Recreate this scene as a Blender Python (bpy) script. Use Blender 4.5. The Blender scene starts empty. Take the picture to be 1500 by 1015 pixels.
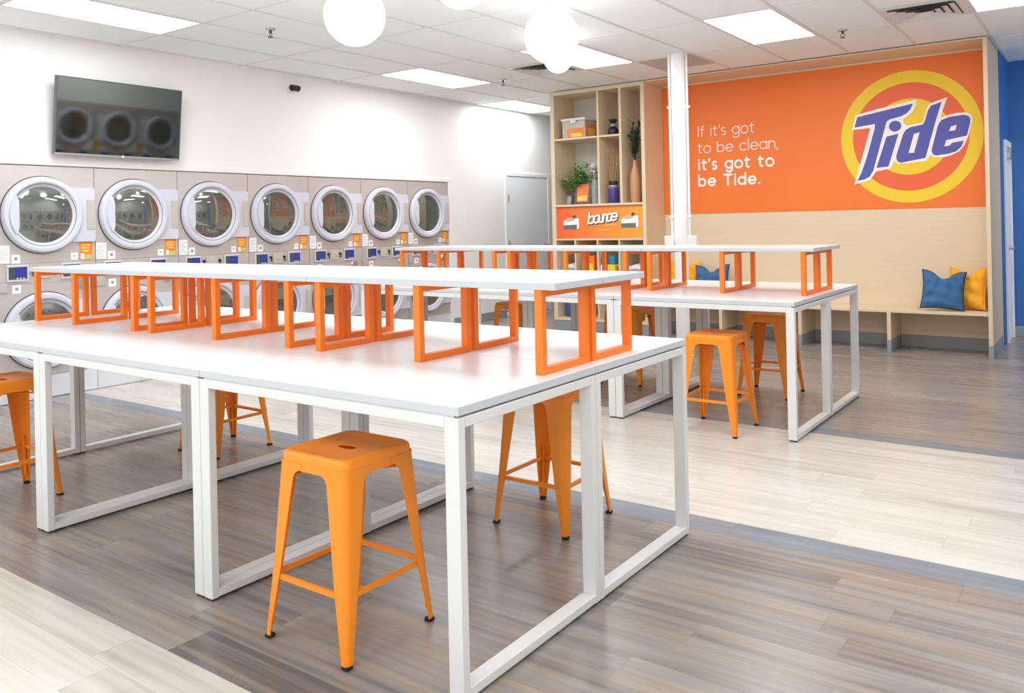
import bpy, bmesh, math, random
from mathutils import Vector, Matrix
random.seed(7)
PI = math.pi
SC = bpy.context.scene
COL = SC.collection

# ------------------------------------------------------------------ materials
def lin(c):
    def f(v):
        v /= 255.0
        return v / 12.92 if v <= 0.04045 else ((v + 0.055) / 1.055) ** 2.4
    return (f(c[0]), f(c[1]), f(c[2]), 1.0)

MATS = {}
def mat(name, rgb, rough=0.5, metal=0.0, vary=0.0, vscale=(6, 6, 6), bump=0.0, spec=0.5, coat=0.0):
    """Principled surface with a procedural noise variation of its colour."""
    if name in MATS:
        return MATS[name]
    m = bpy.data.materials.new(name); m.use_nodes = True
    nt = m.node_tree; b = nt.nodes['Principled BSDF']
    b.inputs['Roughness'].default_value = rough
    b.inputs['Metallic'].default_value = metal
    b.inputs['Specular IOR Level'].default_value = spec
    if coat: b.inputs['Coat Weight'].default_value = coat
    c = lin(rgb)
    if vary > 0 or bump > 0:
        tc = nt.nodes.new('ShaderNodeTexCoord'); mp = nt.nodes.new('ShaderNodeMapping')
        mp.inputs['Scale'].default_value = vscale
        nz = nt.nodes.new('ShaderNodeTexNoise'); nz.inputs['Scale'].default_value = 1.0
        nz.inputs['Detail'].default_value = 4.0
        nt.links.new(tc.outputs['Object'], mp.inputs['Vector'])
        nt.links.new(mp.outputs['Vector'], nz.inputs['Vector'])
        mx = nt.nodes.new('ShaderNodeMix'); mx.data_type = 'RGBA'
        mx.inputs['A'].default_value = tuple(max(0, v * (1 - vary)) for v in c[:3]) + (1,)
        mx.inputs['B'].default_value = tuple(min(1, v * (1 + vary)) for v in c[:3]) + (1,)
        nt.links.new(nz.outputs['Fac'], mx.inputs['Factor'])
        nt.links.new(mx.outputs['Result'], b.inputs['Base Color'])
        if bump > 0:
            bp = nt.nodes.new('ShaderNodeBump'); bp.inputs['Strength'].default_value = bump
            bp.inputs['Distance'].default_value = 0.01
            nt.links.new(nz.outputs['Fac'], bp.inputs['Height'])
            nt.links.new(bp.outputs['Normal'], b.inputs['Normal'])
    else:
        b.inputs['Base Color'].default_value = c
    MATS[name] = m
    return m

def emat(name, rgb, strength):
    m = bpy.data.materials.new(name); m.use_nodes = True
    nt = m.node_tree; nt.nodes.clear()
    e = nt.nodes.new('ShaderNodeEmission'); o = nt.nodes.new('ShaderNodeOutputMaterial')
    e.inputs['Color'].default_value = lin(rgb); e.inputs['Strength'].default_value = strength
    nt.links.new(e.outputs[0], o.inputs['Surface'])
    m.cycles.emission_sampling = 'FRONT'
    MATS[name] = m
    return m

def glassmat(name, tint, gloss_fac, rough=0.02, haze=0.0):
    """Thin glazing: a mirror-like share over a tinted see-through share."""
    m = bpy.data.materials.new(name); m.use_nodes = True
    nt = m.node_tree; nt.nodes.clear()
    o = nt.nodes.new('ShaderNodeOutputMaterial'); mx = nt.nodes.new('ShaderNodeMixShader')
    g = nt.nodes.new('ShaderNodeBsdfGlossy'); t = nt.nodes.new('ShaderNodeBsdfTransparent')
    g.inputs['Roughness'].default_value = rough
    t.inputs['Color'].default_value = lin(tint)
    mx.inputs[0].default_value = gloss_fac
    nt.links.new(t.outputs[0], mx.inputs[1]); nt.links.new(g.outputs[0], mx.inputs[2])
    out = mx.outputs[0]
    if haze:                                                    # diffuse haze painted in to brighten the glass
        df = nt.nodes.new('ShaderNodeBsdfDiffuse'); df.inputs['Color'].default_value = lin((176, 186, 176))
        nz = nt.nodes.new('ShaderNodeTexNoise'); nz.inputs['Scale'].default_value = 7.0
        mm = nt.nodes.new('ShaderNodeMath'); mm.operation = 'MULTIPLY'; mm.inputs[1].default_value = haze * 2
        nt.links.new(nz.outputs['Fac'], mm.inputs[0])
        m2 = nt.nodes.new('ShaderNodeMixShader'); nt.links.new(mm.outputs[0], m2.inputs[0])
        nt.links.new(out, m2.inputs[1]); nt.links.new(df.outputs[0], m2.inputs[2]); out = m2.outputs[0]
    nt.links.new(out, o.inputs['Surface'])
    MATS[name] = m
    return m

WHITE_WALL = mat('painted_white', (243, 241, 241), 0.6, vary=0.015, vscale=(3, 3, 3))
BLUE_WALL = mat('painted_blue', (52, 110, 180), 0.55, vary=0.03, vscale=(3, 3, 3))
GREY_BASE = mat('grey_vinyl_base', (150, 153, 157), 0.5, vary=0.03)
CEIL_TILE = mat('ceiling_tile', (244, 247, 245), 0.9, vary=0.02, vscale=(60, 60, 60))
CEIL_BAR = mat('ceiling_bar', (226, 221, 221), 0.6, vary=0.01)  # greyed to paint in the shadow lines along the tile edges
TABLE_WHITE = mat('white_laminate', (232, 230, 231), 0.28, vary=0.01, vscale=(4, 4, 4))
TABLE_METAL = mat('white_powder_coat', (222, 221, 220), 0.35, vary=0.01)
SLAB_EDGE = mat('grey_edge_band', (200, 202, 206), 0.4, vary=0.015)
ORANGE_PAINT = mat('orange_powder_coat', (247, 124, 32), 0.33, vary=0.03, vscale=(9, 9, 9), spec=0.4)
STOOL_PAINT = mat('amber_orange_powder_coat', (248, 143, 34), 0.33, vary=0.03, vscale=(9, 9, 9), spec=0.4)
BLACK_RUBBER = mat('black_rubber', (28, 26, 26), 0.6, vary=0.05)
STEEL = mat('brushed_steel', (202, 194, 190), 0.42, metal=0.35, vary=0.05, vscale=(2, 2, 60))
DRUM_STEEL = mat('drum_steel', (186, 190, 184), 0.4, metal=0.6, vary=0.06, vscale=(5, 5, 5))
DOOR_PLASTIC = mat('pale_lilac_plastic', (212, 212, 224), 0.35, vary=0.015)
DARK_GREY = mat('dark_grey', (70, 70, 78), 0.5, vary=0.05)
HINGE_BEIGE = mat('beige_metal', (200, 190, 180), 0.45, vary=0.03)
PAPER = mat('white_paper', (246, 246, 244), 0.7, vary=0.01)
INK = mat('grey_ink', (150, 150, 158), 0.7, vary=0.05)
FLYER = mat('orange_flyer', (240, 138, 55), 0.5, vary=0.08, vscale=(20, 20, 20))
FLYER_YELLOW = mat('yellow_print', (245, 205, 95), 0.5, vary=0.05)
FLYER_GREEN = mat('green_print', (190, 205, 120), 0.5, vary=0.05)
SCREEN_BLUE = mat('blue_display', (52, 62, 158), 0.2, vary=0.12, vscale=(30, 30, 30))
SCREEN_DARK = mat('dark_display', (72, 84, 88), 0.2, vary=0.08)
KICK_WHITE = mat('kick_white', (222, 224, 228), 0.4, vary=0.02)
WOOD = mat('maple_laminate', (229, 208, 177), 0.45, vary=0.07, vscale=(2.5, 8, 55))
WOOD_V = mat('maple_laminate_upright', (226, 204, 172), 0.45, vary=0.07, vscale=(55, 55, 2.5))
PALE_BACK = mat('pale_back_panel', (214, 205, 196), 0.6, vary=0.04, vscale=(8, 8, 40))
SIGN_ORANGE = mat('orange_print', (246, 122, 42), 0.5, vary=0.02, vscale=(2, 2, 2))
LOGO_YELLOW = mat('yellow_ink', (247, 209, 38), 0.5, vary=0.02)
LOGO_RED = mat('red_orange_ink', (240, 104, 56), 0.5, vary=0.03)
LOGO_BLUE = mat('violet_blue_ink', (84, 88, 172), 0.5, vary=0.03)
INK_WHITE = mat('white_ink', (250, 245, 242), 0.5, vary=0.01)
SCREEN_TV = mat('tv_glass', (118, 124, 122), 0.04, metal=1.0, vary=0.01)
TV_FRAME = mat('tv_frame', (96, 100, 100), 0.3, metal=0.5, vary=0.03)
SILVER = mat('silver_metal', (190, 188, 188), 0.3, metal=0.8, vary=0.03)
DARK_METAL = mat('dark_metal', (58, 54, 54), 0.4, metal=0.3, vary=0.05)
DOOR_PAINT = mat('grey_door_paint', (236, 238, 242), 0.45, vary=0.01)
CUSHION_BLUE = mat('blue_canvas', (60, 105, 152), 0.85, vary=0.10, vscale=(40, 40, 40), bump=0.15)
CUSHION_YELLOW = mat('yellow_canvas', (246, 172, 38), 0.85, vary=0.08, vscale=(40, 40, 40), bump=0.15)
PIPING = mat('dark_piping', (36, 48, 72), 0.8, vary=0.05)
LEAF = mat('leaf_green', (136, 180, 106), 0.5, vary=0.25, vscale=(30, 30, 30))
LEAF_DARK = mat('leaf_dark_green', (52, 78, 56), 0.45, vary=0.25, vscale=(30, 30, 30))
POT_GREY = mat('grey_pot', (110, 110, 116), 0.6, vary=0.05)
PURPLE_GLASS = mat('purple_glaze', (72, 58, 132), 0.2, vary=0.08)
NAVY_GLAZE = mat('navy_glaze', (36, 30, 58), 0.2, vary=0.08)
BAMBOO = mat('bamboo_wood', (198, 144, 102), 0.4, vary=0.10, vscale=(4, 4, 40))
DRY_GRASS = mat('dry_grass', (190, 158, 110), 0.8, vary=0.15, vscale=(40, 40, 40))
CLEAR_TUB = mat('clear_plastic', (196, 180, 172), 0.25, vary=0.05)
TUB_LID = mat('tub_lid', (228, 224, 222), 0.35, vary=0.02)
FRAME_DARK = mat('dark_frame', (82, 86, 84), 0.4, vary=0.05)
GLASS_GREY = mat('patterned_grey', (150, 155, 158), 0.3, vary=0.35, vscale=(45, 45, 45))
PETAL = mat('white_petal', (240, 238, 230), 0.7, vary=0.04)
WICKER = mat('grey_wicker', (168, 164, 166), 0.8, vary=0.15, vscale=(90, 90, 90), bump=0.3)
TOWEL = mat('white_towel', (238, 234, 232), 0.95, vary=0.03, bump=0.2, vscale=(60, 60, 60))
CYAN = mat('cyan_plastic', (30, 140, 185), 0.35, vary=0.06)
NAVY_PLASTIC = mat('blue_plastic', (62, 92, 165), 0.35, vary=0.12, vscale=(25, 25, 25))
GREEN_PLASTIC = mat('green_plastic', (90, 130, 80), 0.4, vary=0.08)
GREY_TILE = mat('grey_ceiling_panel', (196, 192, 190), 0.8, vary=0.02)
TINTED = glassmat('dryer_door_glass', (206, 214, 207), 0.26, 0.03, 0.13)
WINDOW_GLASS = glassmat('shop_glass', (250, 252, 252), 0.05, 0.0)
LIGHT_PANEL = emat('light_panel_glow', (246, 250, 252), 12.0)
GLOBE_GLOW = emat('globe_glow', (250, 252, 255), 4.5)

def floor_material():
    m = bpy.data.materials.new('vinyl_plank_floor'); m.use_nodes = True
    nt = m.node_tree; N = nt.nodes; Lk = nt.links.new
    b = N['Principled BSDF']
    geo = N.new('ShaderNodeNewGeometry'); sep = N.new('ShaderNodeSeparateXYZ'); Lk(geo.outputs['Position'], sep.inputs[0])
    def math_(op, a, bb=None, c=None):
        n = N.new('ShaderNodeMath'); n.operation = op
        for i, v in enumerate((a, bb, c)):
            if v is None: continue
            if isinstance(v, (int, float)): n.inputs[i].default_value = v
            else: Lk(v, n.inputs[i])
        return n.outputs[0]
    X, Y = sep.outputs[0], sep.outputs[1]
    ry = math_('DIVIDE', math_('SUBTRACT', Y, 1.452), 0.1524)
    row = math_('FLOOR', ry)
    wn = N.new('ShaderNodeTexWhiteNoise'); wn.noise_dimensions = '1D'; Lk(row, wn.inputs['W'])
    isr0 = math_('COMPARE', row, 0.0, 0.1)
    off = math_('ADD', math_('MULTIPLY', wn.outputs['Value'], math_('SUBTRACT', 1.0, isr0)), math_('MULTIPLY', isr0, 0.0246))
    rx = math_('ADD', math_('DIVIDE', X, 1.22), off)
    colm = math_('FLOOR', rx)
    dkpl = math_('MULTIPLY', isr0, math_('COMPARE', colm, -2.0, 0.1))
    cb = N.new('ShaderNodeCombineXYZ'); Lk(row, cb.inputs[0]); Lk(colm, cb.inputs[1])
    wn2 = N.new('ShaderNodeTexWhiteNoise'); wn2.noise_dimensions = '2D'; Lk(cb.outputs[0], wn2.inputs['Vector'])
    plank = wn2.outputs['Value']
    # streaks along X
    sv = N.new('ShaderNodeCombineXYZ')
    Lk(math_('MULTIPLY', X, 1.1), sv.inputs[0]); Lk(math_('MULTIPLY', Y, 30.0), sv.inputs[1]); Lk(math_('MULTIPLY', plank, 37.0), sv.inputs[2])
    nz = N.new('ShaderNodeTexNoise'); nz.inputs['Scale'].default_value = 1.0; nz.inputs['Detail'].default_value = 2.5; nz.inputs['Roughness'].default_value = 0.5
    Lk(sv.outputs[0], nz.inputs['Vector'])
    sv2 = N.new('ShaderNodeCombineXYZ')
    Lk(math_('MULTIPLY', X, 1.6), sv2.inputs[0]); Lk(math_('MULTIPLY', Y, 9.0), sv2.inputs[1]); Lk(math_('MULTIPLY', plank, 91.0), sv2.inputs[2])
    nz2 = N.new('ShaderNodeTexNoise'); nz2.inputs['Scale'].default_value = 1.0; nz2.inputs['Detail'].default_value = 3.0
    Lk(sv2.outputs[0], nz2.inputs['Vector'])
    t = math_('ADD', math_('MULTIPLY', nz.outputs['Fac'], 1.05), math_('ADD', math_('MULTIPLY', plank, 0.20), math_('MULTIPLY', nz2.outputs['Fac'], 0.55)))
    t = math_('SUBTRACT', math_('SUBTRACT', t, 0.40), math_('MULTIPLY', dkpl, 0.22))
    def ramp(stops):
        r = N.new('ShaderNodeValToRGB')
        cr = r.color_ramp
        while len(cr.elements) < len(stops): cr.elements.new(0.5)
        for e, (p, c) in zip(cr.elements, stops):
            e.position = p; e.color = lin(c)
        Lk(t, r.inputs[0]); return r.outputs[0]
    light = ramp([(0.12, (186, 179, 170)), (0.42, (206, 199, 190)), (0.62, (215, 209, 201)), (0.95, (221, 215, 208))])
    dark = ramp([(0.08, (104, 97, 97)), (0.35, (136, 127, 124)), (0.6, (154, 144, 138)), (0.95, (168, 158, 149))])
    strip = ramp([(0.1, (116, 120, 128)), (0.5, (133, 138, 146)), (0.95, (150, 154, 160))])
    # warm and cool drifts along the grey-brown boards
    sv3 = N.new('ShaderNodeCombineXYZ')
    Lk(math_('MULTIPLY', X, 1.3), sv3.inputs[0]); Lk(math_('MULTIPLY', Y, 13.0), sv3.inputs[1]); Lk(math_('MULTIPLY', plank, 53.0), sv3.inputs[2])
    nz3 = N.new('ShaderNodeTexNoise'); nz3.inputs['Scale'].default_value = 1.0; nz3.inputs['Detail'].default_value = 2.0
    Lk(sv3.outputs[0], nz3.inputs['Vector'])
    rw = N.new('ShaderNodeValToRGB'); Lk(nz3.outputs['Fac'], rw.inputs[0])
    rw.color_ramp.elements[0].position = .38; rw.color_ramp.elements[0].color = (.96, 1.0, 1.03, 1)
    rw.color_ramp.elements[1].position = .62; rw.color_ramp.elements[1].color = (1.10, 1.03, .94, 1)
    def drift(c):
        n = N.new('ShaderNodeMix'); n.data_type = 'RGBA'; n.blend_type = 'MULTIPLY'; n.inputs['Factor'].default_value = 1.0
        Lk(c, n.inputs['A']); Lk(rw.outputs[0], n.inputs['B']); return n.outputs['Result']
    dark = drift(dark)
    def ge(v): return math_('GREATER_THAN', row, v - 0.5)
    def mix(f, a, c):
        n = N.new('ShaderNodeMix'); n.data_type = 'RGBA'; Lk(f, n.inputs['Factor']); Lk(a, n.inputs['A']); Lk(c, n.inputs['B']); return n.outputs['Result']
    c = mix(ge(0), light, dark)
    c = mix(ge(12), c, strip)
    c = mix(ge(13), c, light)
    c = mix(ge(24), c, strip)
    c = mix(ge(25), c, dark)
    # joints between planks
    fy = math_('FRACT', ry); fx = math_('FRACT', rx)
    jy = math_('LESS_THAN', fy, 0.014); jx = math_('LESS_THAN', fx, 0.0025)
    j = math_('MAXIMUM', jy, jx)
    dk = N.new('ShaderNodeMix'); dk.data_type = 'RGBA'; dk.blend_type = 'MULTIPLY'
    Lk(math_('MULTIPLY', j, 0.30), dk.inputs['Factor']); Lk(c, dk.inputs['A']); dk.inputs['B'].default_value = (0.35, 0.33, 0.32, 1)
    Lk(dk.outputs['Result'], b.inputs['Base Color'])
    Lk(math_('ADD', math_('MULTIPLY', nz2.outputs['Fac'], 0.04), 0.25), b.inputs['Roughness'])
    b.inputs['Specular IOR Level'].default_value = 0.32
    return m
FLOOR_MAT = floor_material()

def sign_gradient():
    """Printed sign: red-orange on one end fading to amber on the other."""
    m = bpy.data.materials.new('printed_amber_sign'); m.use_nodes = True
    nt = m.node_tree; N = nt.nodes
    tc = N.new('ShaderNodeTexCoord'); sp = N.new('ShaderNodeSeparateXYZ'); r = N.new('ShaderNodeValToRGB')
    nt.links.new(tc.outputs['Generated'], sp.inputs[0]); nt.links.new(sp.outputs[0], r.inputs[0])
    e = r.color_ramp.elements
    e[0].position = 0.02; e[0].color = lin((248, 104, 52)); e[1].position = 1.0; e[1].color = lin((244, 168, 62))
    nt.links.new(r.outputs[0], N['Principled BSDF'].inputs['Base Color'])
    N['Principled BSDF'].inputs['Roughness'].default_value = 0.4
    return m
SIGN_AMBER = sign_gradient()

# ------------------------------------------------------------------ mesh builder
class MB:
    def __init__(self):
        self.bm = bmesh.new(); self.m = 0
    def _tag(self, faces):
        for f in faces: f.material_index = self.m
    def quad(self, pts):
        f = self.bm.faces.new([self.bm.verts.new(p) for p in pts]); f.material_index = self.m; return f
    def box(self, x0, x1, y0, y1, z0, z1, bev=0.0, seg=2):
        before = set(self.bm.faces)
        r = bmesh.ops.create_cube(self.bm, size=1.0)
        for v in r['verts']:
            v.co = Vector(((x0 + x1) / 2 + v.co.x * (x1 - x0), (y0 + y1) / 2 + v.co.y * (y1 - y0), (z0 + z1) / 2 + v.co.z * (z1 - z0)))
        if bev > 0:
            es = list({e for v in r['verts'] for e in v.link_edges})
            bmesh.ops.bevel(self.bm, geom=es, offset=bev, segments=seg, affect='EDGES', profile=0.5)
        self._tag(set(self.bm.faces) - before)
    def bar(self, p, q, w, h, up=(0, 0, 1)):
        """square bar from p to q, w across, h along 'up'"""
        p, q, up = Vector(p), Vector(q), Vector(up)
        d = (q - p).normalized(); s = d.cross(up)
        if s.length < 1e-5: s = d.cross(Vector((1, 0, 0)))
        s.normalize(); u = s.cross(d).normalized()
        a = [self.bm.verts.new(p + s * sx * w / 2 + u * sy * h / 2) for sx, sy in ((-1, -1), (1, -1), (1, 1), (-1, 1))]
        b = [self.bm.verts.new(q + s * sx * w / 2 + u * sy * h / 2) for sx, sy in ((-1, -1), (1, -1), (1, 1), (-1, 1))]
        fs = [self.bm.faces.new(a[::-1]), self.bm.faces.new(b)]
        for i in range(4): fs.append(self.bm.faces.new((a[i], a[(i + 1) % 4], b[(i + 1) % 4], b[i])))
        self._tag(fs)
    def tube(self, pts, r, n=8, caps=True):
        pts = [Vector(p) for p in pts]; rs = r if isinstance(r, (list, tuple)) else [r] * len(pts)
        rings = []; up = None
        for i, p in enumerate(pts):
            d = (pts[min(i + 1, len(pts) - 1)] - pts[max(i - 1, 0)]).normalized()
            if up is None:
                up = Vector((0, 0, 1)) if abs(d.z) < 0.9 else Vector((1, 0, 0))
            s = d.cross(up).normalized(); u = s.cross(d).normalized(); up = u
            rings.append([self.bm.verts.new(p + (s * math.cos(2 * PI * k / n) + u * math.sin(2 * PI * k / n)) * rs[i]) for k in range(n)])
        fs = []
        for a, b in zip(rings, rings[1:]):
            for k in range(n): fs.append(self.bm.faces.new((a[k], b[k], b[(k + 1) % n], a[(k + 1) % n])))
        if caps:
            fs.append(self.bm.faces.new(rings[0])); fs.append(self.bm.faces.new(rings[-1][::-1]))
        self._tag(fs)
    def lathe(self, prof, c=(0, 0, 0), axis='Z', n=32, sx=1.0):
        """prof = [(radius, height along axis)]"""
        c = Vector(c)
        def P(r, t, a):
            x, y = r * math.cos(a) * sx, r * math.sin(a)
            return c + (Vector((x, y, t)) if axis == 'Z' else Vector((t, x, y)) if axis == 'X' else Vector((x, t, y)))
        rings = []
        for r, t in prof:
            if r < 1e-6: rings.append([self.bm.verts.new(P(0, t, 0))])
            else: rings.append([self.bm.verts.new(P(r, t, 2 * PI * k / n)) for k in range(n)])
        fs = []
        for a, b in zip(rings, rings[1:]):
            for k in range(n):
                k2 = (k + 1) % n
                if len(a) == 1 and len(b) == 1: continue
                if len(a) == 1: fs.append(self.bm.faces.new((a[0], b[k], b[k2])))
                elif len(b) == 1: fs.append(self.bm.faces.new((a[k], b[0], a[k2])))
                else: fs.append(self.bm.faces.new((a[k], b[k], b[k2], a[k2])))
        self._tag(fs)
    def prism(self, poly, fn, d0, d1, holes=()):
        """flat outline (with holes) extruded: fn(u, v, d) -> point"""
        from mathutils.geometry import tessellate_polygon
        loops = [list(poly)] + [list(h) for h in holes]
        flat = [p for l in loops for p in l]
        tris = tessellate_polygon([[Vector((p[0], p[1], 0)) for p in l] for l in loops])
        A = [self.bm.verts.new(fn(p[0], p[1], d0)) for p in flat]
        B = [self.bm.verts.new(fn(p[0], p[1], d1)) for p in flat]
        fs = []
        for t in tris:
            for V, tt in ((A, t), (B, t[::-1])):
                try: fs.append(self.bm.faces.new([V[i] for i in tt]))
                except ValueError: pass
        k = 0
        for l in loops:
            n = len(l)
            for i in range(n):
                a, b = k + i, k + (i + 1) % n
                fs.append(self.bm.faces.new((A[a], A[b], B[b], B[a])))
            k += n
        self._tag(fs)

def build(name, mb, mats, parent=None, smooth=False, loc=None, rot=None, autos=None):
    bmesh.ops.recalc_face_normals(mb.bm, faces=mb.bm.faces[:])
    me = bpy.data.meshes.new(name); mb.bm.to_mesh(me); mb.bm.free()
    for m in (mats if isinstance(mats, (list, tuple)) else [mats]): me.materials.append(m)
    if smooth:
        me.polygons.foreach_set('use_smooth', [True] * len(me.polygons))
        me.set_sharp_from_angle(angle=math.radians(autos or 40))
    o = bpy.data.objects.new(name, me); COL.objects.link(o)
    if parent: o.parent = parent
    if loc: o.location = loc
    if rot: o.rotation_euler = rot
    return o

def thing(name, label, cat, loc=(0, 0, 0), rotz=0.0, group=None):
    o = bpy.data.objects.new(name, None); COL.objects.link(o)
    o.empty_display_size = 0.1
    o.location = loc; o.rotation_euler = (0, 0, rotz)
    o['label'] = label; o['category'] = cat
    if group: o['group'] = group
    return o
def tag(o, label, cat, group=None, kind=None):
    o['label'] = label; o['category'] = cat
    if group: o['group'] = group
    if kind: o['kind'] = kind
    return o
def struct(o, label=None, cat=None):
    o['kind'] = 'structure'
    if label: o['label'] = label
    if cat: o['category'] = cat
    return o
def copy_tree(o, parent=None):
    c = o.copy(); COL.objects.link(c)
    if parent: c.parent = parent
    for ch in list(o.children): copy_tree(ch, c)
    return c
def again(root, loc, rotz, label):
    c = copy_tree(root); c.location = loc; c.rotation_euler = (0, 0, rotz); c['label'] = label
    return c

# ------------------------------------------------------------------ main dimensions (metres)
XW = -7.052            # left wall face
ZC = 2.934             # ceiling
YT = 8.50              # front of the built-in shelves and bench
YO = 9.00              # back of the alcove
GX0, GX, GY0, GY = -0.884, 0.6096, 7.46, 1.2203   # ceiling grid
YB = 11.5; XR = 0.18; YF = -2.6; XFAR = 4.0; YBLUE = 10.16
DW, DY0, DTOP = 0.7565, 2.819, 1.868              # stack dryers: width, first one's left edge, height

# ------------------------------------------------------------------ the room
mb = MB(); mb.box(XW - 1.2, XFAR + .2, YF - .2, YB + .2, -0.12, 0.0)
struct(build('floor', mb, FLOOR_MAT), 'vinyl plank floor in pale and grey brown bands', 'floor')

mb = MB(); mb.box(XW - 1.2, XFAR + .2, YF - .2, YB + .2, ZC + 0.006, ZC + 0.12)
mb.m = 1
i = -8
while GX0 - GX * i > XW + .02:
    x = GX0 - GX * i
    if x < XFAR: mb.box(x - .012, x + .012, YF, YB, ZC, ZC + 0.007)
    i += 1
for j in range(-4, 10):
    y = GY0 - GY * j
    if YF < y < YB: mb.box(XW, XFAR, y - .007, y + .007, ZC + 0.0005, ZC + 0.0065)
struct(build('ceiling', mb, [CEIL_TILE, CEIL_BAR]), 'white suspended ceiling of square tiles in a metal grid', 'ceiling')

DEND = DY0 + DW * 7
DSTART = DY0 - DW * 2
mb = MB()
mb.box(XW - .14, XW, YF, DSTART - .004, 0, ZC + .006)
mb.box(XW - .14, XW, DSTART - .004, DEND + .004, DTOP + .006, ZC + .006)
mb.box(XW - .14, XW, DEND + .004, YB, 0, ZC + .006)
struct(build('wall_left', mb, WHITE_WALL), 'white wall on the left with the dryers set into it', 'wall')
mb = MB()
mb.box(XW, XW + .012, DSTART, DEND + .06, DTOP + .010, DTOP + .055, .003)
mb.box(XW, XW + .012, DEND + .008, DEND + .06, 0.0, DTOP + .010, .003)
struct(build('trim_1', mb, WHITE_WALL), 'white trim framing the row of dryers', 'trim')
mb = MB(); mb.box(XW, XW + .012, DEND + .062, 9.325, 0, .105, .004)
struct(build('baseboard_left', mb, GREY_BASE), 'grey baseboard along the left wall', 'baseboard')
mb = MB(); mb.box(XW, -0.90, YB, YB + .1, 0, ZC + .006)
struct(build('wall_back', mb, WHITE_WALL), 'white wall behind the shelves', 'wall')
mb = MB(); mb.box(-1.02, -0.90, 9.36, YB, 0, ZC + .006)
struct(build('wall_passage', mb, BLUE_WALL), 'blue side wall beyond the end of the bench', 'wall')
mb = MB(); mb.box(-0.90, XFAR, YBLUE, YBLUE + .1, 0, ZC + .006)
struct(build('wall_far', mb, BLUE_WALL), 'blue wall at the far right behind the doorway', 'wall')
mb = MB(); mb.box(-0.885, XFAR, YBLUE - .012, YBLUE, 0, .115, .004)
struct(build('baseboard_far', mb, GREY_BASE), 'grey baseboard under the blue wall', 'baseboard')

# right wall: only its mirror image in the television is in the photograph
RY0, RN = 4.12, 6
mb = MB()
mb.box(XR, XR + .14, RY0 + DW * RN + .004, RY0 + DW * RN + .14, 0, ZC + .006)
mb.box(XR, XR + .14, RY0 - .004, RY0 + DW * RN + .004, DTOP + .006, ZC + .006)
mb.box(XR, XR + .14, RY0 - .4, RY0 - .004, 0, ZC + .006)
mb.box(XR + .14, XFAR, RY0 - .4, RY0 - .26, 0, ZC + .006)
struct(build('wall_right', mb, WHITE_WALL), 'white wall opposite the dryers, seen mirrored in the television', 'wall')
mb = MB(); mb.box(XFAR, XFAR + .12, YF, RY0 - .26, 0, ZC + .006)
struct(build('wall_side', mb, WHITE_WALL), 'white side wall behind the photographer', 'wall')
# unseen shop front behind the camera, large windows added for daylight
mb = MB()
mb.box(XW, XFAR, YF - .12, YF, 0, .25); mb.box(XW, XFAR, YF - .12, YF, 2.75, ZC + .006)
nwin = 6; wx = (XFAR - XW) / nwin
for k in range(nwin + 1):
    x = XW + wx * k
    mb.box(max(XW, x - .06), min(XFAR, x + .06), YF - .12, YF, .25, 2.75)
struct(build('wall_front', mb, WHITE_WALL), 'shop front wall behind the photographer', 'wall')
for k in range(nwin):
    mb = MB(); x0, x1 = XW + wx * k + .06, XW + wx * (k + 1) - .06
    mb.box(x0, x1, YF - .07, YF - .06, .25, 2.75)
    w = struct(build('window_%d' % (k + 1), mb, WINDOW_GLASS), 'large unseen shop window added behind the photographer for daylight', 'window')
    mb = MB()
    for a, b_ in ((x0, x0 + .04), (x1 - .04, x1)): mb.box(a, b_, YF - .09, YF - .04, .25, 2.75)
    for a, b_ in ((.25, .29), (2.71, 2.75)): mb.box(x0 + .04, x1 - .04, YF - .09, YF - .04, a, b_)
    build('window_frame', mb, TABLE_METAL, w)

# grey door at the far end of the left wall
mb = MB(); mb.box(XW + .001, XW + .012, 9.385, 10.395, 0.005, 1.995, .002)
d = struct(build('door_1', mb, DOOR_PAINT), 'pale grey flush door in the left wall beside the shelves', 'door')
mb = MB()
mb.box(XW, XW + .02, 9.328, 9.380, 0, 2.05, .003); mb.box(XW, XW + .02, 10.40, 10.452, 0, 2.05, .003)
mb.box(XW, XW + .02, 9.380, 10.40, 2.0, 2.05, .003)
build('door_frame', mb, WHITE_WALL, d)
for z in (1.68, 1.02, 0.28):
    mb = MB(); mb.tube([(XW + .018, 9.392, z - .05), (XW + .018, 9.392, z + .05)], .010, 8)
    mb.box(XW + .010, XW + .015, 9.392, 9.425, z - .05, z + .05)
    build('hinge', mb, SILVER, d)
mb = MB(); mb.lathe([(.0, 0), (.03, 0), (.03, .008), (.012, .012), (.012, .035), (.027, .045), (.027, .06), (.0, .068)], (XW + .012, 10.31, .98), 'X', 16)
build('door_knob', mb, SILVER, d, True)

# white door with its frame in the blue side wall
mb = MB(); mb.box(-.899, -.887, 9.66, 10.09, 0.004, 2.0, .002)
d = struct(build('door_2', mb, WHITE_WALL), 'white door in the blue side wall past the bench end', 'door')
mb = MB()
mb.box(-.90, -.875, 9.59, 9.655, 0, 2.07, .003); mb.box(-.90, -.875, 10.095, 10.145, 0, 2.07, .003)
mb.box(-.90, -.875, 9.655, 10.095, 2.005, 2.07, .003)
build('door_frame', mb, WHITE_WALL, d)
mb = MB(); mb.lathe([(.0, 0), (.026, 0), (.026, .006), (.012, .01), (.012, .03), (.024, .04), (.024, .052), (.0, .058)], (-.887, 9.76, .96), 'X', 16)
build('door_knob', mb, SILVER, d, True)
mb = MB(); mb.box(-.887, -.845, 9.72, 9.98, 1.88, 1.95, .008); mb.bar((-.85, 9.75, 1.955), (-.862, 10.05, 2.0), .012, .02)
build('door_closer', mb, SILVER, d)

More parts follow.
